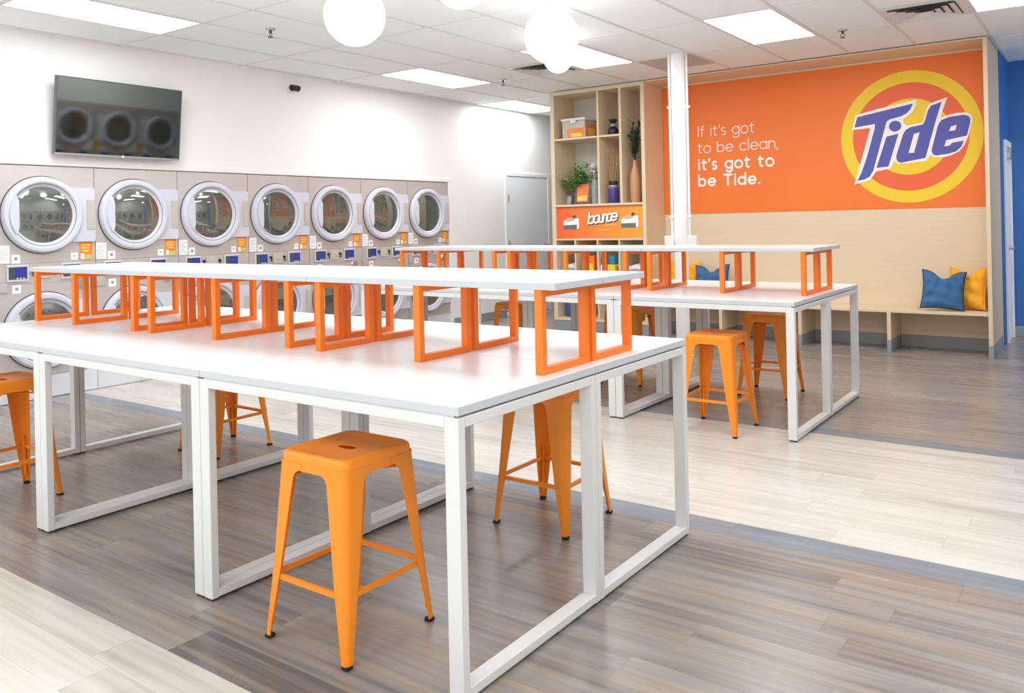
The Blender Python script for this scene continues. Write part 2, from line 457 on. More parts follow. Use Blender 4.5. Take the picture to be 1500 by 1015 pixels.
# ------------------------------------------------------------------ stack dryers
def panel_with_hole(mb, y0, y1, z0, z1, cy, cz, r, x, n=48):
    """front sheet in the plane x with a round opening"""
    inner, outer = [], []
    angs = [2 * PI * k / n for k in range(n)]
    for cy_, cz_ in ((y0, z0), (y1, z0), (y1, z1), (y0, z1)):
        a = math.atan2(cz_ - cz, cy_ - cy) % (2 * PI)
        i = min(range(n), key=lambda k: abs((angs[k] - a + PI) % (2 * PI) - PI)); angs[i] = a
    for a in angs:
        c, s = math.cos(a), math.sin(a)
        inner.append((x, cy + r * c, cz + r * s))
        t = min(((y1 - cy) / c if c > 1e-9 else (y0 - cy) / c if c < -1e-9 else 1e9), ((z1 - cz) / s if s > 1e-9 else (z0 - cz) / s if s < -1e-9 else 1e9))
        outer.append((x, cy + t * c, cz + t * s))
    I = [mb.bm.verts.new(p) for p in inner]; O = [mb.bm.verts.new(p) for p in outer]
    J = [mb.bm.verts.new((x - .03, p[1], p[2])) for p in inner]
    fs = []
    for k in range(n):
        k2 = (k + 1) % n
        fs.append(mb.bm.faces.new((I[k], O[k], O[k2], I[k2]))); fs.append(mb.bm.faces.new((I[k], I[k2], J[k2], J[k])))
    mb._tag(fs)

def dryer_door(root, cy, cz):
    mb = MB(); n = 56
    mb.lathe([(.226, .020), (.240, .030), (.246, .036), (.252, .038), (.262, .050), (.280, .054), (.294, .050), (.304, .036), (.307, .018), (.307, .002)], (0, cy, cz), 'X', n)
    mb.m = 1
    mb.lathe([(.307, .004), (.314, .004), (.314, .001)], (0, cy, cz), 'X', n)  # dark ring that paints in the shade round the door edge
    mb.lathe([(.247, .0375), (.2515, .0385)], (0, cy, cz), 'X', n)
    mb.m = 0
    # plate that carries the hinges, from the ring to the cabinet edge
    th = math.asin(.225 / .3)
    arc = [(cy + .3 * math.cos(a), cz + .3 * math.sin(a)) for a in [-th + 2 * th * k / 16 for k in range(17)]]
    poly = [(cy + .40, cz - .225)] + [(cy + .412, cz - .215), (cy + .412, cz + .215)] + [(cy + .40, cz + .225)] + arc[::-1]
    mb.prism(poly, lambda u, v, d: (d, u, v), .002, .020)
    door = build('door', mb, [DOOR_PLASTIC, DARK_GREY], root, True, autos=35)
    mb = MB(); mb.lathe([(.0, .036), (.10, .034), (.18, .028), (.228, .019)], (0, cy, cz), 'X', n)
    build('door_glass', mb, TINTED, door, True)
    mb = MB()
    h = []
    for k in range(13):
        a = PI - .62 + 1.24 * k / 12
        h.append((cy + .262 * math.cos(a), cz + .262 * math.sin(a)))
    poly = h + [(cy - .205, cz - .125), (cy - .197, cz - .10), (cy - .197, cz + .10), (cy - .205, cz + .125)]
    mb.prism(poly, lambda u, v, d: (d, u, v), .030, .066)
    build('handle', mb, DOOR_PLASTIC, door)
    mb = MB(); mb.box(.018, .026, cy + .342, cy + .408, cz - .125, cz + .125, .003)
    mb.box(.026, .028, cy + .35, cy + .40, cz - .11, cz + .11)
    build('hinge_cover', mb, HINGE_BEIGE, door)
    return door

def drum(root, cy, cz):
    mb = MB()
    mb.lathe([(.247, -.03), (.262, -.05), (.285, -.08), (.285, -.62), (.12, -.66), (.0, -.66)], (0, cy, cz), 'X', 40)
    for k in range(3):
        a = .5 + 2 * PI * k / 3
        c, s = math.cos(a), math.sin(a)
        mb.bar((-.10, cy + .255 * c, cz + .255 * s), (-.60, cy + .255 * math.cos(a + .5), cz + .255 * math.sin(a + .5)), .035, .07, (0, c, s))
    build('drum', mb, DRUM_STEEL, root, True, autos=35)

def make_dryer(label):
    root = thing('stack_dryer', label, 'dryer', (XW, DY0, 0), 0, 'stack dryers built into the wall')
    W = DW - .004
    mb = MB()
    for z0, z1, cz in ((1.09, DTOP, 1.475), (.185, .93, .545)):
        panel_with_hole(mb, .002, .002 + W, z0, z1, .339, cz, .25, 0)
    mb.box(-.02, 0, .002, .002 + W, .9315, 1.0885)
    for y in (.002, .002 + W): mb.quad([(-.004, y, 0.185), (-.9, y, 0.02), (-.9, y, DTOP), (-.004, y, DTOP)])
    mb.quad([(-.004, .002, DTOP), (-.004, .002 + W, DTOP), (-.9, .002 + W, DTOP), (-.9, .002, DTOP)])
    mb.quad([(-.9, .002, .02), (-.9, .002 + W, .02), (-.9, .002 + W, DTOP), (-.9, .002, DTOP)])
    build('cabinet', mb, STEEL, root)
    drum(root, .339, 1.475); drum(root, .339, .545)
    dryer_door(root, .339, 1.475); dryer_door(root, .339, .545)
    # control band between the doors
    for y0, y1 in ((.078, .212), (.486, .622)):
        mb = MB(); mb.box(.0, .014, y0 - .012, y1 + .012, .950, 1.080, .004)
        dsp = build('display', mb, DOOR_PLASTIC, root)
        mb = MB(); mb.box(.0141, .0155, y0, y1, .968, 1.066)
        mb.m = 1; mb.box(.0156, .0165, y0 + .045, y1 - .004, .985, 1.060)
        mb.m = 2
        for k in range(3): mb.box(.0156, .0165, y0 + .055 + .024 * k, y0 + .068 + .024 * k, .972, .980)
        build('display_screen', mb, [SCREEN_DARK, SCREEN_BLUE, PAPER], dsp)
    for y in (.258, .425):
        mb = MB(); mb.lathe([(.0, .018), (.010, .018), (.013, .0)], (0, y, 1.03), 'X', 14); mb.box(.012, .02, y - .004, y + .004, .985, 1.03)
        build('lock', mb, BLACK_RUBBER, root)
    mb = MB(); mb.box(.0, .010, .285, .400, .965, 1.070, .003); mb.box(.010, .014, .30, .31, .985, 1.05); mb.box(.010, .016, .345, .375, 1.0, 1.03, .002)
    build('coin_slot', mb, HINGE_BEIGE, root)
    mb = MB(); mb.box(.0, .008, -.0 + .004, .075, .865, .935, .002); mb.box(.008, .012, .010, .069, .872, .928, .001)
    build('service_hatch', mb, STEEL, root)
    mb = MB(); mb.lathe([(.0, .022), (.035, .020), (.05, .0)], (0, .635, .905), 'X', 20); build('key_plate', mb, SILVER, root, True)
    # notices stuck on the front
    mb = MB(); mb.box(.0005, .002, .006, .092, 1.098, 1.236)
    mb.m = 1
    for k in range(7): mb.box(.0021, .0023, .014, .084 - .012 * (k % 3), 1.118 + .015 * k, 1.1205 + .015 * k)
    build('paper_notice', mb, [PAPER, INK], root)
    for y0, y1, z0, z1 in ((.105, .168, 1.093, 1.163), (.556, .610, 1.103, 1.160), (.107, .170, .856, .924)):
        mb = MB(); mb.box(.0005, .002, y0, y1, z0, z1); mb.m = 1
        mb.box(.0021, .0023, y0 + .02, y1 - .02, z0 + .025, z1 - .02)
        build('sticker', mb, [PAPER, INK], root)
    mb = MB(); mb.box(.0005, .002, .625, .732, 1.096, 1.250); mb.m = 1
    for k in range(3): mb.box(.0021, .0023, .636 + .004 * k, .715 - .006 * k, 1.215 - .024 * k, 1.228 - .024 * k)
    mb.m = 2; mb.box(.0021, .0023, .672, .726, 1.102, 1.140); mb.m = 3; mb.box(.0021, .0023, .634, .664, 1.104, 1.150)
    build('flyer', mb, [FLYER, FLYER_YELLOW, FLYER_GREEN, INK_WHITE], root)
    mb = MB(); mb.box(-.02, -.002, .002, .373, .004, .182, .002); mb.box(-.02, -.002, .377, .002 + W, .004, .182, .002)
    build('kick_panel', mb, KICK_WHITE, root)
    return root

dl = ['stack dryer at the left end of the row, left of the television',
      'second stack dryer from the left in the wall, below the television',
      'third stack dryer from the left, just right of the television',
      'middle stack dryer of the row, fourth from either end',
      'third stack dryer from the right end of the row',
      'second stack dryer from the right end of the row',
      'last stack dryer at the right end beside the bare white wall']
dryer = make_dryer(dl[0])
for k in range(1, 7): again(dryer, (XW, DY0 + DW * k, 0), 0, dl[k])
again(dryer, (XW, DY0 - DW, 0), 0, 'stack dryer just outside the picture at the left edge')
again(dryer, (XW, DY0 - DW * 2, 0), 0, 'stack dryer two places outside the picture at the left')
ord_ = ['first', 'second', 'third', 'fourth', 'fifth', 'sixth']
for k in range(RN):
    c = again(dryer, (XR, RY0 + DW * (k + 1), 0), PI, '%s stack dryer along the opposite wall, seen only mirrored in the television' % ord_[k])
    c['group'] = 'stack dryers along the opposite wall'

# ------------------------------------------------------------------ television and camera on the left wall
tv = thing('television', 'flat black television tilted down on the white wall above the dryers', 'television', (XW + .052, 3.765, 2.285))
tilt = math.radians(6.5)
def tvp(name, mb, m, smooth=False, parent=None):
    o = build(name, mb, m, parent or tv, smooth)
    if parent is None: o.rotation_euler = (0, tilt, 0)
    return o
hw, hh = .545, .318
mb = MB(); mb.box(.03, .068, -hw, hw, -hh, hh, .004)
mb2 = MB()
casing = tvp('casing', mb, TV_FRAME)
mb = MB(); mb.box(.0682, .0692, -hw + .011, hw - .011, -hh + .018, hh - .011)
tvp('screen', mb, SCREEN_TV)
mb = MB(); mb.box(.0682, .070, -hw, hw, -hh, -hh + .017, .001)
tvp('lower_bezel', mb, SILVER)
mb = MB(); mb.lathe([(.0, .003), (.009, .003), (.011, .0)], (.070, .02, -hh + .009), 'X', 14)
tvp('logo_badge', mb, INK_WHITE)
mb = MB(); mb.box(-.045, -.025, -.2, .2, -.12, .12, .003); mb.bar((-.03, -.12, -.08), (.04, -.12, -.08), .03, .03); mb.bar((-.03, .12, -.08), (.04, .12, -.08), .03, .03)
mb.bar((-.03, -.12, .09), (.04, -.12, .09), .03, .03); mb.bar((-.03, .12, .09), (.04, .12, .09), .03, .03)
build('wall_bracket', mb, DARK_METAL, tv)

sc = thing('security_camera', 'small dark security camera high on the white wall', 'camera', (XW, 5.66, 2.80))
mb = MB(); mb.lathe([(.0, .03), (.03, .03), (.035, .0)], (0, 0, .0), 'X', 18); build('mount', mb, DARK_METAL, sc, True)
mb = MB(); mb.tube([(.02, .0, 0), (.045, .01, -.005), (.075, .035, -.015)], [.02, .032, .032], 14); build('camera_body', mb, DARK_METAL, sc, True)
mb = MB(); mb.tube([(.075, .035, -.015), (.083, .042, -.018)], [.024, .020], 14); build('lens', mb, BLACK_RUBBER, sc, True)

# ------------------------------------------------------------------ work tables
TL, TD, TH = 1.2188, 0.7404, 0.8255
def edge_band(mb):
    mb.bm.normal_update()
    for f in mb.bm.faces:
        if abs(f.normal.z) < .5: f.material_index = 1
def make_table(label, group):
    root = thing('work_table', label, 'table', (0, 0, 0), 0, group)
    l, dd = TL - .003, TD - .003
    mb = MB(); mb.box(-l / 2, l / 2, -dd / 2, dd / 2, TH - .026, TH, .002)
    edge_band(mb); build('tabletop', mb, [TABLE_WHITE, SLAB_EDGE], root)
    zt = TH - .026 - .006
    for s in (-1, 1):
        x0, x1 = (l / 2 - .052, l / 2) if s > 0 else (-l / 2, -l / 2 + .052)
        mb = MB()
        for y0 in (-dd / 2, dd / 2 - .03): mb.box(x0, x1, y0, y0 + .03, .010, zt, .0025)
        mb.box(x0, x1, -dd / 2 + .03, dd / 2 - .03, .012, .040, .0025)
        mb.box(x0, x1, -dd / 2 + .03, dd / 2 - .03, zt - .030, zt, .0025)
        lf = build('leg_frame', mb, TABLE_METAL, root)
        for y0 in (-dd / 2, dd / 2 - .03):
            mb = MB(); mb.box(x0 + .008, x1 - .008, y0 + .004, y0 + .026, 0, .010)
            build('foot_pad', mb, DARK_GREY, lf)
    for s in (-1, 1):
        y0 = -dd / 2 if s < 0 else dd / 2 - .03
        mb = MB(); mb.box(-l / 2 + .052, l / 2 - .052, y0, y0 + .03, zt - .030, zt, .0025)
        mb.box(-l / 2 + .02, l / 2 - .02, y0 + .006, y0 + .024, zt, zt + .006)
        build('apron_rail', mb, TABLE_METAL, root)
    return root

NX, NY = -1.4798, 1.7253
FX, FY = -1.5421, 4.8410
near_names = {(0, 0): 'front right white work table of the near block, over the nearest stool',
              (1, 0): 'front middle white work table of the near block, facing the camera',
              (2, 0): 'front left white work table of the near block, cut by the picture edge',
              (0, 1): 'rear right white work table of the near block, behind the front right one',
              (1, 1): 'rear middle white work table of the near block, mostly under risers',
              (2, 1): 'rear left white work table of the near block, in front of the dryers'}
far_names = {(0, 0): 'front right white work table of the far block, beside the bench',
             (1, 0): 'front middle white work table of the far block',
             (2, 0): 'front left white work table of the far block, hidden behind near risers',
             (0, 1): 'rear right white work table of the far block, nearest the bench cushions',
             (1, 1): 'rear middle white work table of the far block, before the column',
             (2, 1): 'rear left white work table of the far block, near the grey door'}
table = None
for (X0, Y0, names, grp) in ((NX, NY, near_names, 'white work tables of the near block'), (FX, FY, far_names, 'white work tables of the far block')):
    for (i, j), lab in names.items():
        loc = (X0 - TL * (i + .5), Y0 + TD * (j + .5), 0)
        if table is None:
            table = make_table(lab, grp); table.location = loc
        else:
            c = again(table, loc, 0, lab); c['group'] = grp

# ------------------------------------------------------------------ orange framed risers on the tables
RD, RH, RT = 0.300, 0.2815, 0.024
def make_riser(label, group, offs):
    root = thing('desk_riser', label, 'desk riser', (0, 0, 0), 0, group)
    mb = MB(); mb.box(-TL / 2 + .001, TL / 2 - .001, -RD / 2 - .003, RD / 2 + .003, RH, RH + RT, .002)
    edge_band(mb); build('shelf_board', mb, [TABLE_WHITE, SLAB_EDGE], root)
    for x in offs:
        mb = MB(); x0, x1 = x - .0155, x + .0155
        for y0 in (-RD / 2 + .002, RD / 2 - .028): mb.box(x0, x1, y0, y0 + .026, .0, RH, .002)
        mb.box(x0, x1, -RD / 2 + .028, RD / 2 - .028, 0, .024, .002)
        mb.box(x0, x1, -RD / 2 + .028, RD / 2 - .028, RH - .024, RH, .002)
        build('support_frame', mb, ORANGE_PAINT, root)
    return root
OFFS = {0: (.537, -.008, -.552), 1: (.472, -.042, -.575), 2: (.490, -.109, -.539)}
side = ['right', 'middle', 'left']
for (X0, ys, blk) in ((NX, (2.371, 2.688), 'near'), (FX, (5.405, 5.712), 'far')):
    protos = {}
    for i in range(3):
        for j in range(2):
            lab = {('near', 0, 0): 'right front orange framed riser with white board on the near tables',
                   ('near', 1, 0): 'middle front orange framed riser with white board on the near tables',
                   ('near', 2, 0): 'left front orange framed riser with white board on the near tables',
                   ('near', 0, 1): 'right rear orange framed riser standing behind the right front near one',
                   ('near', 1, 1): 'middle rear orange framed riser standing behind the middle front near one',
                   ('near', 2, 1): 'left rear orange framed riser, near tables, closest to the dryers',
                   ('far', 0, 0): 'right front orange framed riser on the far tables before the bench',
                   ('far', 1, 0): 'middle front orange framed riser on the far tables before the shelves',
                   ('far', 2, 0): 'left front orange framed riser on the far tables before the grey door',
                   ('far', 0, 1): 'right rear orange framed riser on the far tables, nearest the bench',
                   ('far', 1, 1): 'middle rear orange framed riser on the far tables, before the column',
                   ('far', 2, 1): 'left rear orange framed riser on the far tables, beside the last dryer'}[(blk, i, j)]
            grp = 'orange framed risers on the %s tables' % blk
            loc = (X0 - TL * (i + .5), ys[j], TH)
            if i not in protos:
                protos[i] = make_riser(lab, grp, OFFS[i]); protos[i].location = loc
            else: again(protos[i], loc, 0, lab)

# ------------------------------------------------------------------ stools
def rsq(h, r, n=12):
    """rounded square outline, 4*n points, starting at the middle of the +X side"""
    pts = []
    for q in range(4):
        cx, cy = [(1, 1), (-1, 1), (-1, -1), (1, -1)][q]
        for k in range(n):
            a = PI / 2 * q + PI / 2 * k / (n - 1)
            pts.append(((h - r) * cx + r * math.cos(a), (h - r) * cy + r * math.sin(a)))
    return pts
def make_stool(label):
    root = thing('stool', label, 'stool', (0, 0, 0), 0, 'orange metal stools at the tables')
    n = 12
    mb = MB()
    slot = []
    for (x, y) in rsq(1, 1, n):
        slot.append((.038 * math.copysign(abs(x) ** .6, x), .018 * math.copysign(abs(y) ** .9, y)))
    rings = [[(x, y, .5985) for x, y in slot], [(x, y, .6005) for x, y in slot]]
    for h, r, z in ((.07, .03, .600), (.118, .03, .6005), (.126, .031, .604), (.136, .032, .6085), (.1445, .033, .6085), (.1505, .034, .604), (.1535, .035, .597), (.155, .036, .580), (.1565, .036, .553), (.1545, .036, .553), (.152, .036, .590), (.10, .03, .592)):
        rings.append([(x, y, z) for x, y in rsq(h, r, n)])
    V = [[mb.bm.verts.new(p) for p in r] for r in rings]
    m = 4 * n
    for a, b in zip(V, V[1:]):
        for k in range(m): mb.bm.faces.new((a[k], a[(k + 1) % m], b[(k + 1) % m], b[k]))
    build('seat', mb, STOOL_PAINT, root, True, autos=50)
    prof = [(.578, .118), (.562, .114), (.552, .100), (.545, .088), (.53, .080), (.47, .074), (.36, .064), (.24, .053), (.14, .041), (.07, .031), (.012, .026)]
    for q in range(4):
        mb = MB(); loops = []
        cx, cy = [(1, 1), (-1, 1), (-1, -1), (1, -1)][q]
        for z, w in prof:
            h = .1575 + .0375 * max(0, .56 - z) / .56; r = min(.030, w * .55); t = .0035
            def line(hh, rr):
                p = [(hh, hh - w)]
                for k in range(6):
                    a = PI / 2 * k / 5; p.append((hh - rr + rr * math.cos(a), hh - rr + rr * math.sin(a)))
                p.append((hh - w, hh)); return p
            out, inn = line(h, r), line(h - t, max(.004, r - t))
            inn[0] = (h - t, h - w); inn[-1] = (h - w, h - t)
            loops.append([mb.bm.verts.new((x * cx, y * cy, z)) for x, y in out + inn[::-1]])
        L_ = len(loops[0])
        for a, b in zip(loops, loops[1:]):
            for k in range(L_): mb.bm.faces.new((a[k], b[k], b[(k + 1) % L_], a[(k + 1) % L_]))
        mb.bm.faces.new(loops[0]); mb.bm.faces.new(loops[-1][::-1])
        # pressed stiffening ridge down the lower half of the corner
        rp = []
        for z in (.265, .25, .18, .10, .055, .045):
            h = .1575 + .0375 * (.56 - z) / .56; e = .0075 if .05 < z < .26 else .013
            e += .0065; rp.append(((h - e) * cx, (h - e) * cy, z))
        mb.tube(rp, [.002, .007, .008, .008, .006, .002], 8)
        lg = build('leg', mb, STOOL_PAINT, root, True, autos=45)
        mb = MB(); h = .195
        mb.box(min(h * cx, (h - .026) * cx), max(h * cx, (h - .026) * cx), min(h * cy, (h - .026) * cy), max(h * cy, (h - .026) * cy), 0, .0125, .003)
        build('rubber_foot', mb, BLACK_RUBBER, lg)
    z = .205; h = .1575 + .0375 * (.56 - z) / .56 - .010
    for q in range(4):
        a, b = [((1, -1), (1, 1)), ((1, 1), (-1, 1)), ((-1, 1), (-1, -1)), ((-1, -1), (1, -1))][q]
        mb = MB(); mb.bar((a[0] * h, a[1] * h, z), (b[0] * h, b[1] * h, z), .010, .017); build('stretcher', mb, STOOL_PAINT, root)
    for s in (1, -1):
        mb = MB(); mb.bar((-.148, -.148 * s, .532 - .005 * s), (.148, .148 * s, .532 - .005 * s), .018, .006); br = build('seat_brace', mb, STOOL_PAINT, root)
        for e in (1, -1):
            mb = MB(); mb.box(.132 * e - .012, .132 * e + .012, .132 * e * s - .012, .132 * e * s + .012, .518, .534, .003); build('bumper', mb, BLACK_RUBBER, br)
    return root
stools = [(-2.085, 1.868, 'orange metal stool nearest the camera, standing clear under the front table'),
          (-2.082, 3.070, 'orange metal stool tucked under the rear right table of the near block'),
          (-4.570, 1.840, 'orange metal stool cut off by the left edge of the picture'),
          (-4.440, 3.010, 'orange metal stool seen through the legs under the rear middle near table'),
          (-2.070, 4.935, 'bright orange stool in front of the far tables on the pale planks'),
          (-2.138, 6.120, 'orange stool behind the far tables, before the bench'),
          (-3.300, 6.055, 'orange stool behind the far tables, before the shelves, partly hidden'),
          (-4.450, 6.050, 'orange stool behind the far tables, before the grey door')]
stool = None
for x, y, lab in stools:
    if stool is None: stool = make_stool(lab); stool.location = (x, y, 0)
    else: again(stool, (x, y, 0), 0, lab)

# ------------------------------------------------------------------ shelf unit
XL0, XL1 = -5.690, -4.390
unit = thing('shelf_unit', 'tall pale wood shelf unit with open cubbies beside the bench', 'shelves', (XL0, YT, 0))
U = XL1 - XL0; DP = YO - YT; TK = .028
def ub(name, x0, x1, z0, z1, m, y0=0.0, y1=None, bev=.0015):
    mb = MB(); mb.box(x0 - XL0, x1 - XL0, y0, DP if y1 is None else y1, z0, z1, bev); return build(name, mb, m, unit)
ub('side_panel', XL0, XL0 + .055, .118, ZC - .004, WOOD_V)
ub('side_panel', XL1 - .045, XL1, .118, ZC - .004, WOOD_V)
ub('top_panel', XL0 + .055, XL1 - .045, 2.885, ZC - .004, WOOD)
ub('back_panel', XL0 + .055, XL1 - .045, .118, 2.885, PALE_BACK, DP - .02, DP)
XA, XB = XL0 + .055, XL1 - .045
ub('shelf', XA, XB, 1.512, 1.537, WOOD, 0, DP - .02)
ub('divider', -5.024, -4.996, 1.537, 2.885, WOOD_V, 0, DP - .02)
ub('divider', -4.723, -4.693, 1.537, 2.885, WOOD_V, 0, DP - .02)
ub('shelf', XA, -5.024, 2.327, 2.349, WOOD, 0, DP - .02)
ub('shelf', -4.996, -4.723, 2.327, 2.349, WOOD, 0, DP - .02)
ub('shelf', XA, XB, 1.100, 1.122, WOOD, 0, DP - .02)
for x in (-5.362, -5.048, -4.752):
    ub('divider', x - .011, x + .011, .150, 1.100, WOOD_V, 0, DP - .02)
xs = [XA, -5.362, -5.048, -4.752, XB]
for k in range(4):
    a = xs[k] + (.011 if k else 0); b_ = xs[k + 1] - (.011 if k < 3 else 0)
    ub('shelf', a, b_, .640, .660, WOOD, .01, DP - .02)
ub('bottom_shelf', XA, XB, .120, .150, WOOD, 0, DP - .02)
ub('toe_kick', XL0 + .01, XL1 - .002, 0, .118, GREY_BASE, .006, DP)

# ------------------------------------------------------------------ wall bench with its alcove
bench = thing('built_in_bench', 'long built-in pale wood bench in an alcove under the orange sign', 'bench', (XL1, YT, 0))
XE0, XE1 = -.944, -.908
def bb(name, x0, x1, y0, y1, z0, z1, m, bev=.0015):
    mb = MB(); mb.box(x0 - XL1, x1 - XL1, y0, y1, z0, z1, bev); return build(name, mb, m, bench)
bb('seat', XL1 + .002, XE0, 0, DP - .02, .384, .409, WOOD)
bb('back_panel', XL1 + .002, XE0, DP - .02, DP, .118, 2.916, WOOD)
bb('soffit', XL1 + .002, XE0, 0, DP, 2.916, ZC - .004, WOOD)
bb('end_panel', XE0, XE1, 0, .86, .118, ZC - .004, WOOD_V)
for x in (-1.795, -2.655, -3.515):
    bb('divider', x - .018, x + .018, 0, DP - .02, .118, .384, WOOD_V)
    bb('toe_kick', x - .020, x + .020, -.003, DP - .035, 0, .118, GREY_BASE)
bb('toe_kick', XL1 + .002, XE0, DP - .035, DP, 0, .118, GREY_BASE)
bb('toe_kick', XE0 - .003, XE1 + .003, -.003, .86, 0, .118, GREY_BASE)

# ------------------------------------------------------------------ orange wall sign
def arc(cx, cy, r, a0, a1, n=14, ry=None):
    return [(cx + r * math.cos(math.radians(a0 + (a1 - a0) * k / n)), cy + (ry or r) * math.sin(math.radians(a0 + (a1 - a0) * k / n))) for k in range(n + 1)]
O_ = arc(.5, .5, .5, 0, 360, 24)
GL = {
 'I': (.10, [[(.05, 0), (.05, 1.42)]]), 'l': (.10, [[(.05, 0), (.05, 1.48)]]),
 'i': (.12, [[(.06, 0), (.06, 1.0)], [(.06, 1.36), (.06, 1.38)]]),
 'f': (.58, [[(.22, 0), (.22, 1.10)] + arc(.52, 1.12, .30, 180, 80, 6), [(0, .98), (.52, .98)]]),
 't': (.62, [[(.22, 1.32), (.22, .28)] + arc(.46, .26, .24, 180, 285, 6), [(0, .98), (.58, .98)]]),
 'o': (1.0, [O_]), 'c': (.88, [arc(.5, .5, .5, 42, 318, 20)]),
 'e': (.98, [[(.02, .5), (.98, .5)] + arc(.5, .5, .49, 0, 318, 20)]),
 'a': (.95, [arc(.48, .5, .48, 0, 360, 24), [(.95, 0), (.95, 1.0)]]),
 'b': (.97, [[(.0, 0), (.0, 1.48)], arc(.48, .5, .48, 0, 360, 24)]),
 'd': (.97, [arc(.48, .5, .48, 0, 360, 24), [(.96, 0), (.96, 1.48)]]),
 'g': (.97, [arc(.48, .52, .48, 0, 360, 24), [(.96, 1.0), (.96, .0)] + arc(.50, -.02, .46, 0, -145, 10)]),
 'n': (.80, [[(0, 0), (0, 1.0)], [(0, .55)] + arc(.40, .58, .40, 180, 0, 12) + [(.80, 0)]]),
 's': (.66, [arc(.33, .74, .27, 50, 200, 8) + [(.22, .54), (.44, .46)] + arc(.33, .27, .28, 20, -140, 8)]),
 'u': (.80, [[(0, 1.0), (0, .42)] + arc(.40, .42, .40, 180, 360, 12) + [(.80, 1.0)], [(.80, 1.0), (.80, 0)]]),
 'T': (1.05, [[(0, 1.40), (1.05, 1.40)], [(.525, 1.40), (.525, 0)]]),
 "'": (.08, [[(.06, 1.42), (.03, 1.12)]]), ',': (.10, [[(.06, .04), (.0, -.24)]]), '.': (.12, [[(.06, .05), (.06, .07)]]),
}
def text(mb, s, x0, z0, xh, width, thick, fn, d0, d1, shear=0.0, slope=0.0):
    """stroke lettering: x-height xh, fitted into 'width' by the spacing between letters"""
    nat = sum(GL[c][0] if c != ' ' else .45 for c in s) * xh
    gap = (width - nat) / max(1, len(s) - 1)
    x = x0; r = thick * xh / 2; seg = 0
    for c in s:
        if c == ' ': x += .45 * xh + gap; continue
        w, strokes = GL[c]
        for st in strokes:
            P = [(x + (px + shear * pz) * xh, z0 + pz * xh) for px, pz in st]
            P = [(a, b + slope * (a - x0)) for a, b in P]
            for (ax, az), (bx, bz) in zip(P, P[1:]):
                th = math.atan2(bz - az, bx - ax)
                cap = [(bx + r * math.cos(th + t), bz + r * math.sin(th + t)) for t in [-PI / 2 + PI * k / 6 for k in range(7)]] + \
                      [(ax + r * math.cos(th + t), az + r * math.sin(th + t)) for t in [PI / 2 + PI * k / 6 for k in range(7)]]
                mb.prism(cap, fn, d0, d1 + .00004 * (seg % 31)); seg += 1
        x += w * xh + gap

YS = YO - .02            # face of the alcove's back panel
sign = thing('wall_sign', 'large orange wall sign with white slogan and round yellow logo', 'sign', (XL1, YS, 0))
wf = lambda u, v, d: (u - XL1, -d, v)
mb = MB(); mb.box(.004, XE0 - XL1 - .004, -.004, 0, 1.388, 2.895); build('panel', mb, SIGN_ORANGE, sign)
mb = MB()
for s, x0, z0, w, th in (("If it's got", -3.940, 2.285, .675, .115), ('to be clean,', -3.945, 2.092, .940, .115), ("it's got to", -3.940, 1.900, .885, .27), ('be Tide.', -3.940, 1.711, .725, .27)):
    text(mb, s, x0, z0, .083, w, th, wf, .0042, .0056)
build('lettering', mb, INK_WHITE, sign)
LC = (-1.665, 2.112)
def circ(r, n=96): return [(LC[0] + r * math.cos(2 * PI * k / n), LC[1] + r * math.sin(2 * PI * k / n)) for k in range(n)]
mb = MB()
mb.prism(circ(.664), wf, .0042, .0048)
mb.m = 1; mb.prism(circ(.544), wf, .0048, .0053)
mb.m = 0; mb.prism(circ(.383), wf, .0053, .0058)
logo = build('logo', mb, [LOGO_YELLOW, LOGO_RED], sign)
W_ = [(-2.176, 2.373), (-1.971, 2.416), (-1.591, 2.476), (-1.597, 2.421), (-1.626, 2.363), (-1.684, 2.312), (-1.722, 2.285), (-1.709, 2.248), (-1.685, 2.226), (-1.536, 2.243), (-1.496, 2.385), (-1.468, 2.423), (-1.431, 2.439), (-1.31, 2.472), (-1.351, 2.356), (-1.375, 2.274), (-1.316, 2.293), (-1.235, 2.311), (-1.147, 2.307), (-1.104, 2.274), (-1.096, 2.229), (-1.134, 2.076), (-1.171, 1.99), (-1.216, 1.934), (-1.288, 1.899), (-1.36, 1.884), (-1.441, 1.889), (-1.473, 1.916), (-1.515, 1.859), (-1.769, 1.843), (-1.811, 1.877), (-1.847, 1.801), (-1.984, 1.778), (-2.014, 1.738), (-2.049, 1.692), (-2.206, 1.652), (-2.173, 1.756), (-2.034, 2.229), (-2.214, 2.223)]
T_ = [(-2.161, 2.352), (-1.625, 2.441), (-1.645, 2.39), (-1.683, 2.348), (-1.74, 2.322), (-1.846, 2.301), (-1.876, 2.278), (-2.013, 1.79), (-2.049, 1.729), (-2.104, 1.7), (-2.173, 1.691), (-2.133, 1.765), (-2.074, 1.929), (-1.989, 2.231), (-1.988, 2.267), (-2.191, 2.246)]
I_ = [(-1.879, 2.128), (-1.765, 2.15), (-1.866, 1.823), (-1.983, 1.814)]
D_ = [(-1.363, 2.432), (-1.416, 2.258), (-1.519, 1.889), (-1.75, 1.852), (-1.778, 1.869), (-1.79, 1.901), (-1.786, 1.942), (-1.72, 2.142), (-1.696, 2.181), (-1.648, 2.207), (-1.536, 2.223), (-1.517, 2.257), (-1.487, 2.359), (-1.459, 2.402)]
DH = [(-1.62, 2.136), (-1.567, 2.148), (-1.623, 1.946), (-1.674, 1.948)]
